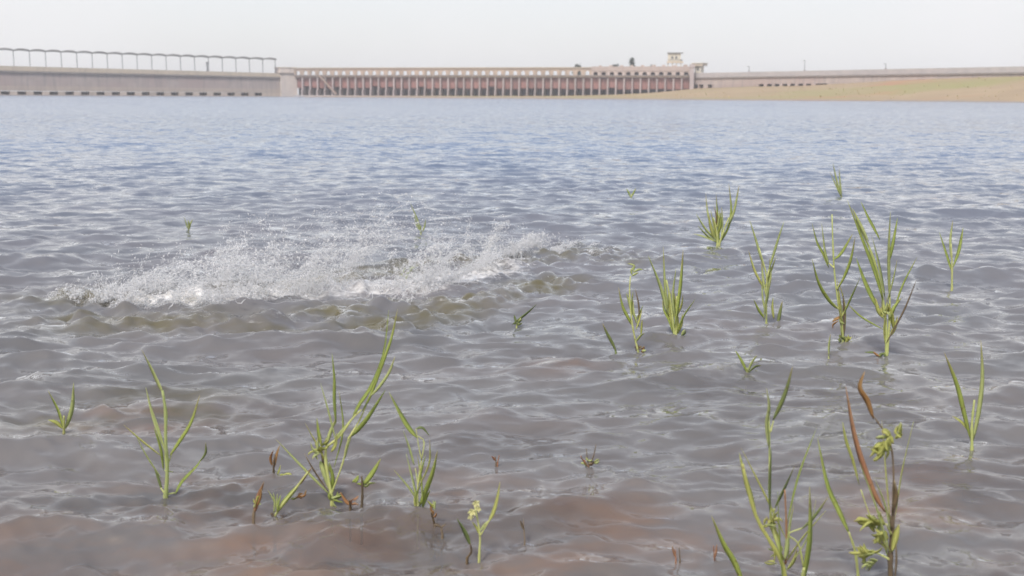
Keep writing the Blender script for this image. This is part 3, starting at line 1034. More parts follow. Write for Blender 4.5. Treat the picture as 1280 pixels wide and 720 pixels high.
def plant(name, label, cat, base, leaves=(), stems=(), flowers=(), group='water plants standing in the shallows', yoff=0.0, root=True):
    """base: pixel on the water. leaves: (pts, width px, tone); stems: the same; all re-laid at the plant's own distance"""
    bp = on_water(*base)
    E = empty(name, bp)
    tag(E, label, cat, group)
    D = bp.y
    unit = D / math.cos(PITCH) / FPX * 1.0
    top = min([p[1] for l in list(leaves) + list(stems) for p in l[0]] + [base[1] - 10])
    hpx = max(20, base[1] - top)
    rl = random.Random(hash(label) % 9973 if False else sum(ord(c) for c in label))

    def local(pts, dy0, dy1):
        out = []
        for i, (x, y) in enumerate(pts):
            t = i / max(1, len(pts) - 1)
            dd = dy0 + (dy1 - dy0) * t
            out.append(at(x, y, D + dd) - bp)
        return out
    for pts, wpx, tone in stems:
        lp = smooth_path(local(pts, 0, rl.uniform(-0.03, 0.03)), 12)
        if root and abs(pts[0][1] - base[1]) < 14 and abs(pts[0][0] - base[0]) < 16:
            zb = max(-0.12, float(bed_z(np.array(bp.x + lp[0].x), np.array(bp.y))) - 0.02)
            lp = [Vector((lp[0].x - 0.004, lp[0].y + 0.01, zb))] + [Vector((lp[0].x - 0.002, lp[0].y + 0.004, zb * 0.5))] + lp
        n = len(lp)
        r0 = wpx * unit * 0.5
        rad = []
        for i in range(n):
            t = i / (n - 1)
            r_ = r0 * (1.0 - 0.45 * t)
            if i % 4 == 2: r_ *= 1.3                       # nodes
            rad.append(r_)
        mb = MB(); mb.tube(lp, rad, 7)
        mb.build('stem', LM[tone], E, True)
    fine = []
    for pts, wpx, tone in leaves:
        ln = sum(math.hypot(pts[i + 1][0] - pts[i][0], pts[i + 1][1] - pts[i][1]) for i in range(len(pts) - 1))
        if ln < wpx * 3.6 and wpx >= 5:                    # a tuft of small leaves
            n_ = 4 if wpx < 9 else (9 if wpx < 13 else 16)
            (xa, ya), (xb, yb) = pts[0], pts[-1]
            for k in range(n_):
                t = rl.uniform(0, 0.6)
                x0, y0 = xa + (xb - xa) * t, ya + (yb - ya) * t
                an = math.atan2(yb - ya, xb - xa) + rl.gauss(0, 0.75)
                l_ = max(ln, wpx) * rl.uniform(0.3, 0.65)
                x1, y1 = x0 + math.cos(an) * l_, y0 + math.sin(an) * l_
                xm, ym = (x0 + x1) / 2 + rl.gauss(0, l_ * 0.12), (y0 + y1) / 2 + rl.gauss(0, l_ * 0.12)
                fine.append(([(x0, y0), (xm, ym), (x1, y1)], min(5.0, max(2.2, wpx * rl.uniform(0.20, 0.34))), tone if rl.random() < 0.8 else 'p'))
        else:
            fine.append((pts, max(1.7 if base[1] < 320 else 2.4, wpx * 0.54), tone))
    if len(leaves) >= 4 and hpx > 60:                       # thin side blades and dry stalks among the main leaves
        for k in range(min(6, len(leaves))):
            x0 = base[0] + rl.gauss(0, 3); an = rl.gauss(0, 0.30); l_ = hpx * rl.uniform(0.18, 0.48)
            y0 = base[1] - hpx * rl.uniform(0.0, 0.35)
            x1, y1 = x0 + math.sin(an) * l_, y0 - math.cos(an) * l_
            fine.append(([(x0, y0), ((x0 + x1) / 2 + rl.gauss(0, l_ * 0.05), (y0 + y1) / 2), (x1, y1)], rl.uniform(1.6, 2.6), rl.choice('ppyyg' if k % 3 else 'gpb')))
    for pts, wpx, tone in fine:
        ln = sum(math.hypot(pts[i + 1][0] - pts[i][0], pts[i + 1][1] - pts[i][1]) for i in range(len(pts) - 1))
        sway = ln * unit * 0.22
        h0 = rl.uniform(-0.02, 0.02)
        lp = smooth_path(local(pts, h0, h0 + rl.uniform(-sway, sway)), 12)
        tw = rl.uniform(-0.7, 0.7)
        wd = wpx * unit * 1.18 / max(0.6, math.cos(tw))
        lo = blade_mb(lp, wd, tw, broad=rl.uniform(0.36, 0.5)).build('leaf', LM[tone], E, True)
        aa = lo.data.attributes.new('along', 'FLOAT', 'POINT')
        aa.data.foreach_set('value', np.repeat(np.linspace(0, 1, 12), 4).astype(np.float32))
    for (x, y, s) in flowers:
        c = at(x, y, D - 0.01) - bp
        mb = MB()
        rr_ = s * unit * 0.5
        for k in range(5):
            a = k * 2 * math.pi / 5 + x
            u = Vector((math.cos(a), -0.35 + 0.3 * math.sin(k), math.sin(a))).normalized()
            v = u.cross(Vector((0, -1, 0.2))).normalized()
            mb.add([c, c + u * rr_ * 0.6 + v * rr_ * 0.4, c + u * rr_ * 1.1 + Vector((0, -rr_ * 0.4, 0)), c + u * rr_ * 0.6 - v * rr_ * 0.4, c + u * rr_ * 0.55 - Vector((0, rr_ * 0.3, 0))],
                   [(0, 1, 4), (1, 2, 4), (2, 3, 4), (3, 0, 4)])
        mb.build('flower', LM['f'], E)
    return E


P = plant
NM = 'water_plant'
CT = 'water plant'
P(NM, 'upright plant with a pale bent top leaf at the far left, over a reddish patch', CT, (207, 620),
  [([(203, 490), (198, 478), (188, 457), (177, 437)], 8, 'p'), ([(212, 570), (223, 554), (239, 528), (250, 493)], 7, 'g'),
   ([(202, 612), (198, 598), (192, 582)], 5, 'd'), ([(219, 618), (228, 602), (246, 583), (251, 574)], 6, 'g'), ([(250, 577), (257, 566), (257, 553)], 4, 'd')],
  [([(207, 620), (209, 590), (207, 550), (207, 515), (203, 488)], 5.5, 'p'), ([(208, 585), (215, 567)], 2, 's'), ([(208, 618), (219, 616)], 2.5, 's'), ([(206, 588), (216, 590)], 2, 's'),
   ([(207, 618), (201, 610)], 2.5, 's')])
P(NM, 'tall bushy plant in the left foreground with long curved blades reaching towards the splash', CT, (415, 624),
  [([(440, 524), (450, 505), (465, 482), (480, 441), (486, 387)], 7, 'g'), ([(452, 515), (463, 495), (480, 449), (490, 420), (497, 386)], 6, 'g'),
   ([(434, 548), (446, 538), (461, 520), (482, 487)], 9, 'g'), ([(462, 496), (472, 486), (486, 466), (494, 445)], 6, 'p'),
   ([(420, 530), (418, 500), (418, 474), (415, 441)], 6, 'g'), ([(402, 556), (399, 544), (396, 522)], 7, 'g'), ([(408, 556), (413, 540), (420, 522)], 7, 'p'),
   ([(394, 566), (399, 555), (408, 548)], 9, 'y'), ([(414, 565), (420, 555), (421, 541)], 7, 'y'), ([(400, 576), (405, 590), (413, 616)], 10, 'p'), ([(415, 614), (416, 596), (411, 577)], 8, 'g'),
   ([(430, 575), (434, 558), (440, 543)], 5, 'p'), ([(410, 625), (415, 614), (421, 624)], 9, 'g'), ([(392, 560), (387, 567), (396, 573)], 8, 'y'),
   ([(406, 560), (400, 564), (392, 575)], 6, 'p'), ([(420, 548), (428, 538), (446, 516)], 6, 'p')],
  [([(415, 624), (411, 600), (407, 575), (408, 555), (413, 540), (420, 526)], 4.5, 's'), ([(409, 558), (425, 545), (440, 524), (452, 512)], 3, 's'),
   ([(414, 618), (428, 580), (432, 562), (436, 546)], 2.5, 's'), ([(436, 548), (450, 524), (463, 494)], 2.5, 's')])
P(NM, 'low plant with a thick short leaf and a dark stem, right of the bushy plant', CT, (452, 637),
  [([(455, 605), (461, 598), (469, 586), (476, 573)], 10, 'g'), ([(440, 603), (447, 610), (455, 606)], 8, 'g'), ([(452, 606), (461, 607), (468, 600)], 7, 'p')],
  [([(452, 637), (453, 615), (452, 595)], 4, 'b'), ([(452, 600), (457, 603)], 2.5, 's')])
P('dead_twig', 'small orange-brown broken stub at the foot of the bushy plant', 'twig', (438, 634),
  [([(439, 632), (432, 626), (425, 615)], 6, 'o'), ([(438, 633), (444, 624), (446, 618)], 5, 'r')], [([(438, 634), (437, 625)], 3.5, 'b')])
P(NM, 'leaning plant with one slanting green leaf and orange leaf, left of the bushy plant', CT, (343, 646),
  [([(346, 640), (356, 627), (369, 612), (376, 602)], 9, 'g'), ([(374, 606), (380, 597), (390, 584)], 6, 'o'), ([(362, 624), (370, 618), (382, 617)], 8, 'o'), ([(345, 642), (353, 632), (360, 618)], 5, 'p')],
  [([(343, 646), (352, 632), (370, 610), (385, 590)], 3.5, 's'), ([(343, 646), (339, 641)], 4.5, 'b')])
P(NM, 'thin reddish shoot with brown stem, lowest of the shoots left of the bushy plant', CT, (317, 660),
  [([(319, 640), (322, 622), (330, 602)], 8, 'r'), ([(317, 636), (322, 628), (325, 618)], 8, 'y'), ([(321, 634), (325, 623), (327, 610)], 5, 'o')],
  [([(317, 660), (317, 645), (319, 630), (323, 616)], 4.5, 'b')])
P(NM, 'small faded orange shoot with a yellow leaf lying at the water', CT, (343, 598),
  [([(342, 585), (345, 572), (350, 556)], 7, 'o'), ([(343, 594), (353, 590), (367, 592)], 7, 'y'), ([(340, 582), (338, 572), (342, 562)], 4, 'o')],
  [([(343, 598), (342, 585), (344, 570)], 3.5, 'b')])
P(NM, 'plant with a bright green upright blade and a drooping leaf, centre foreground', CT, (523, 642),
  [([(522, 548), (510, 534), (500, 517), (486, 490)], 8, 'g'), ([(524, 634), (533, 610), (541, 588), (547, 562)], 9, 'g'), ([(520, 641), (519, 625), (519, 608)], 6, 'y'),
   ([(520, 536), (528, 535), (537, 545)], 4, 'd'), ([(526, 640), (531, 625), (538, 612)], 6, 'g'), ([(518, 582), (512, 560), (504, 538)], 4, 'p')],
  [([(523, 642), (522, 610), (527, 575), (530, 552), (522, 545)], 2.2, 's'), ([(522, 640), (522, 605), (519, 585)], 2, 's'), ([(527, 575), (523, 556), (520, 536)], 1.5, 's')])
P(NM, 'small yellowing shoot on a bent dark stem, right of the bright green blade', CT, (544, 658),
  [([(541, 646), (543, 634), (547, 622)], 7, 'y'), ([(540, 648), (535, 640), (540, 630)], 6, 'o')],
  [([(544, 658), (541, 648), (539, 640)], 3.5, 'b')])
P('dead_twig', 'short dark broken twig in the water beside the yellowing shoot', 'twig', (553, 668), [([(552, 660), (546, 656), (541, 657)], 3, 'b')], [([(553, 668), (552, 660), (557, 655)], 2.8, 'b')])
P(NM, 'single dark green leaf bending left on a short stem, bottom centre', CT, (584, 695),
  [([(588, 682), (584, 670), (579, 660), (571, 648)], 9, 'd')], [([(584, 697), (589, 690), (588, 680)], 3.5, 'b')])
P(NM, 'flowering plant with pale yellow blossoms and a yellow-green leaf, bottom centre', CT, (599, 694),
  [([(611, 652), (617, 640), (622, 622), (625, 602)], 7, 'y'), ([(599, 668), (596, 660), (590, 652)], 5, 'y'), ([(600, 664), (606, 656), (612, 650)], 5, 'p')],
  [([(599, 694), (600, 670), (597, 650), (594, 634)], 3, 's'), ([(600, 670), (606, 660), (612, 650)], 2.2, 's')],
  [(590, 640, 11), (595, 629, 11), (588, 646, 8), (598, 636, 8)])
P('dead_twig', 'thin dark twig standing alone at the bottom, right of the pale yellow blossoms', 'twig', (656, 676), [([(656, 664), (652, 656), (650, 650)], 2.5, 'b')], [([(656, 676), (655, 662), (654, 648)], 1.6, 'b')])
P('dead_twig', 'dark red cluster of tiny bare twigs standing in the middle of the water', 'twig', (736, 584),
  [([(733, 583), (730, 578), (726, 575)], 5, 'r'), ([(738, 583), (742, 577), (747, 575)], 5, 'r'), ([(735, 582), (734, 574), (735, 568)], 5, 'b')],
  [([(736, 584), (734, 572), (733, 560)], 1.8, 'b'), ([(736, 584), (742, 570), (745, 556)], 1.8, 'b'), ([(736, 584), (729, 576), (726, 570)], 1.8, 'r')])
P('dead_twig', 'tiny faint pair of stalks in the water above the pale yellow blossoms', 'twig', (620, 578), [([(619, 576), (617, 572), (614, 570)], 3, 'r')], [([(620, 578), (619, 570)], 1.6, 'b'), ([(622, 578), (624, 569)], 1.6, 'r')])
P(NM, 'single dark blade leaning left, by the two plants right of the splash', CT, (770, 441),
  [([(771, 441), (765, 428), (759, 417), (753, 404)], 6, 'd')], [([(770, 442), (769, 436)], 3, 'd')])
P(NM, 'slender plant with a brown tuft at its foot, right of the splash', CT, (798, 440),
  [([(791, 408), (784, 395), (778, 382), (773, 359)], 6, 'g'), ([(787, 352), (789, 342), (795, 330)], 7, 'p'), ([(794, 440), (799, 432), (805, 428)], 8, 'b'), ([(797, 440), (802, 436), (806, 438)], 8, 'o'),
   ([(790, 395), (787, 380), (783, 366)], 4, 'p'), ([(794, 428), (800, 420), (806, 416)], 4, 'p')],
  [([(798, 440), (793, 420), (789, 395), (787, 365), (788, 345)], 2.6, 's'), ([(794, 425), (791, 408)], 2.2, 's')])
P(NM, 'sheaf of upright yellow-green blades right of the slender plant with brown tuft', CT, (843, 420),
  [([(841, 411), (834, 385), (831, 350), (829, 308)], 5.5, 'p'), ([(843, 410), (848, 375), (851, 350), (854, 311)], 7, 'g'), ([(834, 392), (828, 365), (821, 345), (810, 319)], 5.5, 'p'),
   ([(841, 416), (836, 400), (830, 388), (828, 375)], 5, 'g'), ([(848, 417), (846, 395), (842, 362)], 6, 'y'), ([(850, 420), (856, 417), (866, 420)], 6, 'd'),
   ([(844, 400), (841, 370), (845, 335)], 5, 'p'), ([(846, 418), (852, 405), (853, 392)], 5, 'y'), ([(841, 416), (837, 390), (839, 362)], 5, 'y')],
  [([(843, 420), (841, 400), (838, 375), (833, 350)], 3.5, 's'), ([(845, 420), (845, 395), (846, 370)], 3.2, 's')])
P(NM, 'far bushy clump of fine blades in open water, topmost of the right-hand plants', CT, (897, 305),
  [([(897, 305), (890, 285), (885, 268), (882, 242)], 4.5, 'p'), ([(899, 304), (897, 275), (895, 242)], 5, 'g'), ([(901, 303), (910, 285), (914, 262), (911, 229)], 4.5, 'g'),
   ([(911, 280), (918, 262), (924, 231)], 4.5, 'p'), ([(896, 303), (885, 295), (872, 282)], 4, 'p'), ([(895, 300), (882, 286), (870, 267)], 4, 'p'),
   ([(900, 303), (908, 288), (920, 262)], 4, 'g'), ([(894, 302), (880, 296), (866, 292)], 3.5, 'p'), ([(898, 302), (893, 285), (888, 262)], 4, 'y'), ([(901, 302), (903, 280), (902, 258)], 3.5, 'p')],
  [([(897, 305), (896, 290), (892, 272)], 3, 's'), ([(899, 305), (905, 288), (911, 272)], 2.8, 's')])
P(NM, 'thin forked plant with a dark leaf at its foot, below the far bushy clump', CT, (958, 405),
  [([(957, 340), (950, 318), (945, 300), (937, 275)], 4.5, 'p'), ([(960, 340), (967, 318), (973, 298), (980, 277)], 4.5, 'p'), ([(972, 409), (974, 395), (978, 376)], 6.5, 'd'),
   ([(956, 398), (949, 388), (942, 374)], 4, 'g'), ([(958, 372), (954, 350), (952, 326)], 3.5, 'p'), ([(959, 364), (963, 345), (962, 322)], 3.5, 'p')],
  [([(958, 405), (958, 370), (958, 344), (949, 310)], 2.4, 's'), ([(958, 350), (966, 320), (973, 298)], 2.0, 's'), ([(958, 404), (972, 409)], 2.2, 's')])
P(NM, 'low tuft of two short leaves nearly under water, below the thin forked plant', CT, (934, 466),
  [([(934, 466), (928, 453), (919, 438)], 5.5, 'g'), ([(935, 465), (939, 454), (946, 444)], 5, 'p'), ([(935, 466), (944, 458), (952, 457)], 4, 'd')], [([(934, 468), (934, 460)], 3, 's')])
P(NM, 'open branching plant with paired blades and a round olive tuft at its foot', CT, (1054, 431),
  [([(1036, 335), (1029, 318), (1021, 303), (1015, 279)], 5.5, 'g'), ([(1036, 330), (1031, 314), (1027, 279)], 4.5, 'p'), ([(1046, 386), (1034, 372), (1023, 352), (1015, 323)], 5.5, 'g'),
   ([(1048, 360), (1057, 342), (1064, 322), (1069, 296)], 5.5, 'g'), ([(1042, 325), (1052, 316), (1066, 292)], 5, 'g'), ([(1054, 394), (1062, 375), (1075, 347)], 5, 'g'),
   ([(1052, 392), (1045, 396), (1045, 408)], 6, 'o'), ([(1050, 430), (1053, 422), (1060, 424)], 10, 'd'), ([(1056, 431), (1062, 426), (1063, 420)], 9, 'y'), ([(1049, 428), (1047, 422), (1052, 416)], 8, 'd')],
  [([(1054, 431), (1053, 405), (1048, 380), (1043, 340), (1041, 300), (1040, 268)], 2.8, 's'), ([(1050, 388), (1036, 374)], 2.2, 's'), ([(1046, 362), (1054, 348)], 2.0, 's'), ([(1052, 396), (1060, 380)], 2.0, 's'),
   ([(1043, 335), (1035, 328)], 2, 's')])
P(NM, 'tall dense plant with wide blades at the right edge, above the red-leaved plants', CT, (1108, 448),
  [([(1100, 390), (1089, 370), (1080, 350), (1070, 322)], 8.5, 'g'), ([(1104, 375), (1092, 336), (1076, 295), (1059, 250)], 7.5, 'g'), ([(1100, 300), (1092, 285), (1085, 272), (1076, 252)], 6, 'g'),
   ([(1086, 302), (1076, 282), (1065, 260)], 5.5, 'p'), ([(1106, 372), (1098, 330), (1090, 296)], 6, 'p'), ([(1112, 375), (1111, 320), (1113, 264)], 5, 'p'), ([(1110, 330), (1116, 305), (1122, 272)], 6, 'g'),
   ([(1110, 380), (1115, 396), (1118, 416)], 7, 'y'), ([(1100, 392), (1105, 384), (1114, 384)], 10, 'y'), ([(1107, 441), (1097, 437), (1084, 442)], 8, 'd'), ([(1104, 446), (1096, 442), (1089, 445)], 7, 'o'),
   ([(1104, 398), (1098, 388), (1094, 372)], 7, 'y'), ([(1111, 400), (1117, 385), (1127, 372)], 7, 'g'), ([(1113, 420), (1119, 408), (1122, 395)], 6, 'y')],
  [([(1108, 448), (1108, 415), (1105, 385), (1098, 345), (1087, 310), (1070, 275)], 4, 's'), ([(1109, 440), (1112, 400), (1112, 360), (1111, 320)], 3.4, 's'), ([(1106, 395), (1100, 388)], 3, 's')])
P('dead_twig', 'short single shoot standing left of the round olive tuft', 'twig', (1036, 446), [([(1036, 445), (1036, 432), (1038, 417)], 4, 'p')], [([(1036, 447), (1036, 440)], 1.8, 's')])
P(NM, 'faint thin stalks standing far out in the lake near the right edge', CT, (1052, 246), [([(1051, 245), (1046, 226), (1041, 203)], 1.8, 'p'), ([(1052, 245), (1050, 228), (1049, 210)], 1.6, 'p'), ([(1051, 246), (1044, 230), (1037, 214)], 1.6, 'p')], [([(1052, 246), (1051, 236)], 1.6, 's')])
P('dead_twig', 'tiny far stalk in open water above the plants right of the splash', 'twig', (789, 248), [([(788, 247), (786, 241), (783, 236)], 2.5, 'g'), ([(789, 247), (792, 241), (795, 235)], 2.5, 'g')], [([(789, 248), (789, 242)], 1.4, 's')])
# right foreground
P(NM, 'large yellow-green plant with a long arching stem, bottom right foreground', CT, (984, 738),
  [([(946, 648), (938, 620), (932, 600), (924, 566)], 10, 'y'), ([(961, 560), (958, 530), (961, 508), (958, 485)], 8, 'p'), ([(966, 526), (976, 505), (984, 484), (991, 457)], 8, 'd'),
   ([(968, 636), (979, 612), (993, 583)], 7, 'd'), ([(950, 658), (958, 646), (971, 650)], 10, 'y'), ([(958, 660), (965, 650), (972, 640)], 8, 'y'), ([(976, 690), (969, 668), (957, 645)], 11, 'y'),
   ([(981, 700), (984, 680), (983, 662)], 9, 'p'), ([(978, 690), (968, 684), (955, 682)], 7, 'p'), ([(962, 640), (962, 600), (964, 560)], 6, 'd'), ([(973, 705), (962, 695), (950, 694)], 8, 'y'),
   ([(984, 712), (992, 700), (996, 686)], 8, 'y')],
  [([(984, 738), (978, 705), (966, 682), (947, 650), (936, 614), (928, 580)], 6.5, 'y'), ([(979, 700), (966, 660), (962, 620), (962, 570), (961, 520)], 3.6, 's'), ([(982, 705), (983, 660), (981, 612)], 3.2, 'r'),
   ([(966, 650), (968, 636)], 3, 's'), ([(963, 540), (967, 526)], 2.5, 's')])
P(NM, 'lone broad blade bending left out of the bottom edge', CT, (932, 740),
  [([(930, 732), (918, 702), (905, 680), (889, 644)], 11, 'g')], [([(932, 740), (930, 730)], 6, 's')])
P(NM, 'straight wide upright blade beside the large yellow-green plant', CT, (1004, 742),
  [([(1002, 735), (1008, 700), (1012, 665), (1012, 608)], 12, 'g'), ([(1001, 662), (1012, 652), (1022, 640), (1036, 620)], 6, 'd')],
  [([(1004, 742), (1003, 725), (1005, 710)], 6, 's'), ([(1005, 712), (998, 680), (985, 668), (1003, 660)], 2.5, 's')])
P(NM, 'curved green blade leaning left between the upright blade and red leaf', CT, (1073, 722),
  [([(1062, 668), (1048, 638), (1034, 606), (1022, 548)], 10, 'g')], [([(1073, 722), (1069, 690), (1061, 665)], 4, 's')])
P(NM, 'red-leaved plant with one long reddish leaf and yellow foliage, bottom right', CT, (1114, 735),
  [([(1106, 640), (1090, 610), (1070, 550), (1057, 482)], 9.5, 'r'), ([(1092, 524), (1084, 500), (1075, 484), (1081, 464)], 9, 'o'), ([(1074, 606), (1066, 575), (1058, 552), (1053, 527)], 6, 'y'),
   ([(1114, 544), (1103, 546), (1090, 566)], 17, 'y'), ([(1112, 560), (1100, 562), (1092, 574)], 11, 'y'), ([(1110, 655), (1096, 645), (1074, 652)], 19, 'y'), ([(1108, 662), (1098, 665), (1090, 676)], 13, 'y'),
   ([(1104, 650), (1092, 660), (1078, 662)], 12, 'p'), ([(1096, 692), (1082, 683), (1067, 690)], 14, 'y'), ([(1098, 700), (1086, 700), (1077, 712)], 11, 'p'), ([(1115, 690), (1120, 670), (1124, 655)], 10, 'y'),
   ([(1116, 640), (1120, 620), (1118, 600)], 8, 'b'), ([(1110, 690), (1104, 680), (1100, 668)], 8, 'y'), ([(1118, 548), (1124, 536), (1130, 530)], 12, 'y')],
  [([(1114, 735), (1113, 700), (1115, 665), (1117, 635)], 8, 'b'), ([(1115, 660), (1112, 645), (1105, 637)], 3.5, 'b'), ([(1116, 640), (1117, 590), (1112, 552), (1092, 520)], 2.8, 'b'), ([(1114, 700), (1104, 695), (1094, 690)], 3, 's'),
   ([(1114, 668), (1108, 655)], 3, 's'), ([(1113, 690), (1090, 650), (1076, 612)], 2.2, 's')])
P('dead_twig', 'pair of tiny reddish stalks at the bottom, left of the broad blade', 'twig', (845, 700), [([(845, 698), (842, 690), (840, 682)], 3, 'r')], [([(845, 700), (844, 686)], 1.8, 'r'), ([(850, 701), (849, 684)], 1.8, 'b')])
P('dead_twig', 'short thin reddish stalk at the bottom, nearest the broad blade', 'twig', (893, 702), [([(893, 700), (895, 690), (896, 680)], 3, 'r')], [([(893, 703), (892, 682)], 1.8, 'r')])
# around the splash
P(NM, 'drowned olive leaf slanting up just right of the splash', CT, (646, 405), [([(640, 406), (650, 398), (660, 390), (671, 380)], 4.5, 'd'), ([(636, 408), (645, 402), (655, 403)], 7, 'd')], [([(646, 406), (652, 396)], 2, 's')])
P(NM, 'faint pale leaves rising out of the water behind the splash', CT, (526, 292), [([(526, 290), (522, 276), (513, 254)], 3.4, 'p'), ([(528, 290), (531, 282), (532, 274)], 3, 'p'), ([(527, 290), (521, 282), (517, 268)], 2.8, 'p')], [([(526, 294), (526, 282)], 2, 's')])
P(NM, 'small pale tuft in open water above the left end of the splash', CT, (236, 288), [([(235, 286), (233, 279), (230, 271)], 3, 'p'), ([(237, 286), (238, 280), (241, 274)], 2.8, 'p'), ([(236, 287), (236, 280), (235, 275)], 2.8, 'p')], [([(236, 289), (236, 280)], 2, 's')])
P(NM, 'small green leaf half drowned inside the spray', CT, (508, 352), [([(507, 350), (512, 338), (523, 330)], 6, 'g'), ([(506, 352), (501, 345), (500, 336)], 5, 'p')], [([(508, 354), (509, 344)], 2.2, 's')])
# plants that stand beyond the sides of the photograph
P(NM, 'pair of tall green blades near the right end of the shallows', CT, (1215, 560),
  [([(1214, 552), (1206, 520), (1196, 480), (1180, 440)], 8, 'g'), ([(1216, 552), (1224, 510), (1228, 470), (1226, 425)], 8, 'p'), ([(1212, 540), (1202, 528), (1190, 520)], 6, 'y')],
  [([(1215, 560), (1215, 530), (1218, 500)], 4, 's')])
P(NM, 'thin branching stalk far right in open water', CT, (1190, 360),
  [([(1190, 340), (1183, 318), (1174, 290)], 5, 'g'), ([(1191, 335), (1199, 312), (1204, 284)], 5, 'g'), ([(1189, 325), (1188, 300), (1191, 275)], 4, 'p')], [([(1190, 360), (1190, 330), (1189, 305)], 2.6, 's')])
P(NM, 'short green tuft left of the upright plant with bent top leaf', CT, (80, 540),
  [([(80, 536), (73, 512), (60, 488)], 7, 'g'), ([(82, 536), (90, 510), (92, 478)], 7, 'p'), ([(79, 536), (70, 528), (60, 525)], 6, 'y')], [([(80, 542), (80, 520)], 3.5, 's')])


# ------------------------------------------------------------------ the splash
def spray_mat():
    m, N, L, out = new_mat('aerated_water_drops')
    d = N.new('ShaderNodeBsdfDiffuse'); d.inputs['Color'].default_value = (0.97, 0.97, 0.97, 1)
    t = N.new('ShaderNodeBsdfTranslucent'); t.inputs['Color'].default_value = (0.97, 0.97, 0.97, 1)
    ms = N.new('ShaderNodeMixShader'); ms.inputs[0].default_value = 0.5
    L.new(d.outputs[0], ms.inputs[1]); L.new(t.outputs[0], ms.inputs[2])
    tr = N.new('ShaderNodeBsdfTransparent')
    m2 = N.new('ShaderNodeMixShader'); m2.inputs[0].default_value = 0.2
    L.new(ms.outputs[0], m2.inputs[1]); L.new(tr.outputs[0], m2.inputs[2])
    L.new(m2.outputs[0], out.inputs['Surface'])
    return m


# envelope of the splash along its length: foot row, top row, strength (pixels of the photograph)
EX = [60, 130, 185, 230, 300, 345, 400, 440, 470, 500, 540, 575, 605, 640, 690, 720, 750]
EF = [385, 384, 382, 384, 381, 376, 370, 358, 366, 374, 370, 356, 338, 324, 314, 312, 322]
ET = [350, 345, 322, 330, 305, 292, 288, 280, 288, 285, 285, 278, 282, 290, 296, 298, 312]
EW = [0.4, 1.1, 1.5, 1.7, 1.8, 1.8, 1.6, 0.9, 1.2, 1.6, 1.5, 1.5, 1.6, 1.1, 0.8, 0.9, 0.25]
rs = random.Random(23)
allv, allf = [], []
G = 9.81


def drop(c, d, r1, ln):
    n = len(allv)
    a_ = d.cross(Vector((rs.gauss(0, 1), rs.gauss(0, 1), rs.gauss(0, 1)))).normalized()
    b_ = d.cross(a_)
    if r1 < 0.0022:
        allv.extend([c + d * ln, c - d * ln + a_ * r1, c - d * ln * 0.6 + b_ * r1, c - d * ln * 0.8 - (a_ + b_) * r1 * 0.8])
        allf.extend([(n, n + 1, n + 2), (n, n + 2, n + 3), (n, n + 3, n + 1), (n + 1, n + 3, n + 2)])
        return
    allv.extend([c + d * ln, c - d * ln, c + a_ * r1, c + b_ * r1, c - (a_ + b_) * r1 * 0.8])
    allf.extend([(n, n + 2, n + 3), (n, n + 3, n + 4), (n, n + 4, n + 2), (n + 1, n + 3, n + 2), (n + 1, n + 4, n + 3), (n + 1, n + 2, n + 4)])


def strand(pts, r1):
    """a string of water: thin three-sided thread, thickest near its middle"""
    n0 = len(allv); k_ = len(pts)
    for i, p in enumerate(pts):
        t = i / (k_ - 1)
        r_ = r1 * (math.sin(math.pi * (0.08 + 0.84 * t)) ** 0.8) * rs.uniform(0.6, 1.35)
        tg = (pts[min(i + 1, k_ - 1)] - pts[max(i - 1, 0)]).normalized()
        a_ = tg.cross(Vector((0.2, 0.9, 0.3))).normalized(); b_ = tg.cross(a_)
        for q in range(3):
            an = q * 2.0944
            allv.append(p + (a_ * math.cos(an) + b_ * math.sin(an)) * r_)
    for i in range(k_ - 1):
        for q in range(3):
            q2 = (q + 1) % 3
            allf.append((n0 + i * 3 + q, n0 + i * 3 + q2, n0 + i * 3 + 3 + q2, n0 + i * 3 + 3 + q))


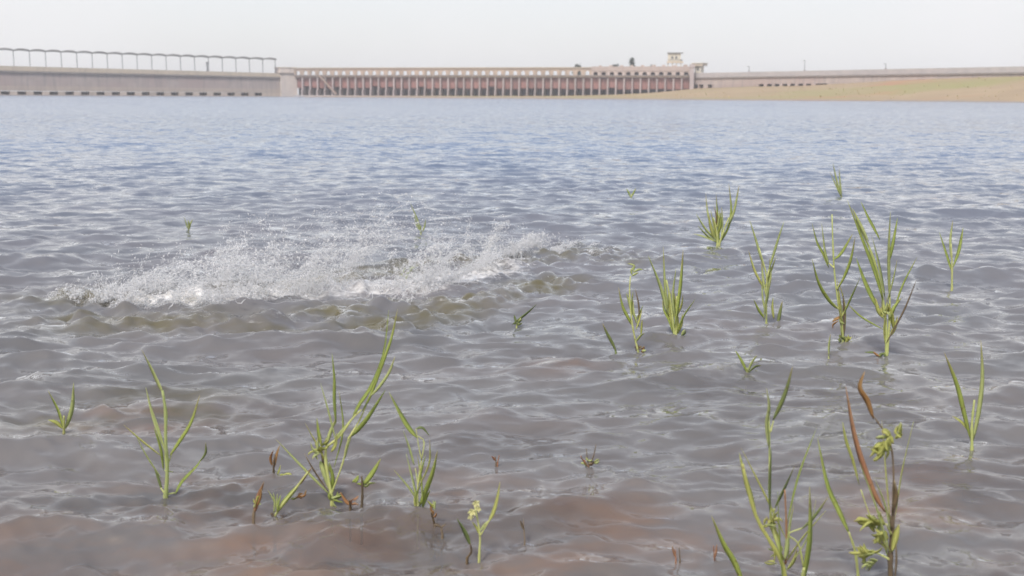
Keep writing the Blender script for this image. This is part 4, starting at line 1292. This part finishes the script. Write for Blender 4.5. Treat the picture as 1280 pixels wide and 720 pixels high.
cw_ = np.cumsum(np.interp(np.arange(60, 750), EX, EW)); cw_ /= cw_[-1]
NPL = 74
for ip in range(NPL):
    px = 60 + float(np.searchsorted(cw_, rs.random()))
    fy, ty = np.interp(px, EX, EF), np.interp(px, EX, ET)
    back = rs.random() ** 1.5
    foot = on_water(px, fy - back * (fy - ty) * 0.45 + rs.gauss(0, 3))
    unit = foot.y / FPX
    Hm = (fy - ty) * unit * rs.choice((0.55, 0.7, 0.85, 1.0, 1.2, 1.5)) * rs.uniform(0.85, 1.1) * (1 - 0.25 * back)
    lean0 = rs.gauss(0.7, 0.6)
    spread = rs.uniform(0.06, 0.26)
    foot_r = rs.uniform(0.015, 0.05)
    ns_ = int(rs.choice((6, 9, 14, 30, 58)))
    for k in range(ns_):
        H = Hm * rs.uniform(0.25, 1.05)
        vz = math.sqrt(2 * G * H)
        vx = vz * 0.5 * (lean0 + rs.gauss(0, spread)); vy = vz * rs.gauss(0, 0.12)
        T = 2 * vz / G
        o = foot + Vector((rs.gauss(0, foot_r), rs.gauss(0, 0.05), -0.01))
        t0 = T * rs.uniform(0.0, 0.55)
        dl = (rs.uniform(0.02, 0.10) if rs.random() < 0.75 else rs.uniform(0.10, 0.24)) / max(0.6, math.sqrt(vx * vx + (vz - G * t0) ** 2))
        jit = Vector((rs.gauss(0, 0.004), rs.gauss(0, 0.004), rs.gauss(0, 0.004)))
        f_ = lambda t: o + Vector((vx * t, vy * t, vz * t - 0.5 * G * t * t))
        pts = [f_(t0 + dl * i / 4) + jit * (i % 2) for i in range(5)]
        if rs.random() < 0.28: strand(pts, rs.uniform(0.0006, 0.0020) * (1.3 if t0 < 0.15 * T else 1.0))
        for q in range(rs.randint(30, 60)):                  # drops shed round this thread
            t = min(T, max(0, t0 + rs.gauss(0, 0.16) * T))
            c = f_(t) + Vector((rs.gauss(0, 0.008), rs.gauss(0, 0.03), rs.gauss(0, 0.008)))
            if c.z < 0.004: c.z = 0.004 + rs.random() * 0.03
            v = Vector((vx, vy, vz - G * t)).normalized()
            u = rs.random()
            if u < 0.86: drop(c, v, rs.uniform(0.0006, 0.0016), rs.uniform(0.001, 0.008))
            elif u < 0.955: drop(c, v, rs.uniform(0.0014, 0.0028), rs.uniform(0.005, 0.022))
            else: drop(c, v, rs.uniform(0.0035, 0.0075), rs.uniform(0.005, 0.012))
    # the boiling white foot of the plume
    for k in range(int(rs.uniform(2, 16) * np.interp(px, EX, EW))):
        o = foot + Vector((rs.gauss(0, 0.10), rs.gauss(0, 0.09), abs(rs.gauss(0, 0.035)) + 0.012))
        an = rs.uniform(0, math.pi); l_ = rs.uniform(0.02, 0.07)
        d = Vector((math.cos(an), rs.gauss(0, 0.4), 0.8 * math.sin(an)))
        strand([o + d * l_ * i / 4 + Vector((rs.gauss(0, 0.006), rs.gauss(0, 0.006), rs.gauss(0, 0.006))) for i in range(5)], rs.uniform(0.0012, 0.0036))
# two thin high jets and a few stray drops at the left end
for (jx, jy, tx_, ty_) in ((446, 330, 472, 256), (342, 350, 350, 284), (596, 318, 588, 272), (182, 345, 188, 318)):
    o = on_water(jx, jy); e = at(tx_, ty_, o.y)
    for k in range(60):
        t = rs.random()
        c = o.lerp(e, t) + Vector((0.05 * math.sin(math.pi * t) * -1, 0, 0)) + Vector((rs.gauss(0, 0.008), rs.gauss(0, 0.008), rs.gauss(0, 0.008)))
        d = (e - o).normalized()
        drop(c, d, rs.uniform(0.001, 0.003), rs.uniform(0.003, 0.022))
for k in range(420):                                        # stray drops flung wide of the splash
    px = 110 + 660 * rs.random()
    fy, ty = np.interp(px, EX, EF), np.interp(px, EX, ET)
    c = at(px, fy - (fy - ty) * rs.uniform(0.1, 1.5), on_water(px, fy).y + rs.gauss(0, 0.15))
    if c.z > 0.01: drop(c, Vector((rs.gauss(0.4, 0.5), rs.gauss(0, 0.2), rs.gauss(0, 0.7))).normalized(), rs.uniform(0.0015, 0.0042), rs.uniform(0.003, 0.016))
mb = MB(); mb.v = [tuple(p) for p in allv]; mb.f = allf
sp_o = mb.build('splash_spray', spray_mat(), smooth=True)
tag(sp_o, 'white splash of spray and drops thrown up across the left of the lake', 'splash', kind='stuff')

# ------------------------------------------------------------------ haze over the lake
hb_ = MB(); hb_.box(-2600, 2600, -2600, 2600, -3.2, 24)
hm, N, L, out = new_mat('haze_air')
pv = N.new('ShaderNodeVolumePrincipled')
pv.inputs['Color'].default_value = (0.93, 0.93, 0.95, 1)
pv.inputs['Density'].default_value = 0.00045
L.new(pv.outputs[0], out.inputs['Volume'])
tag(hb_.build('haze', hm), kind='stuff')
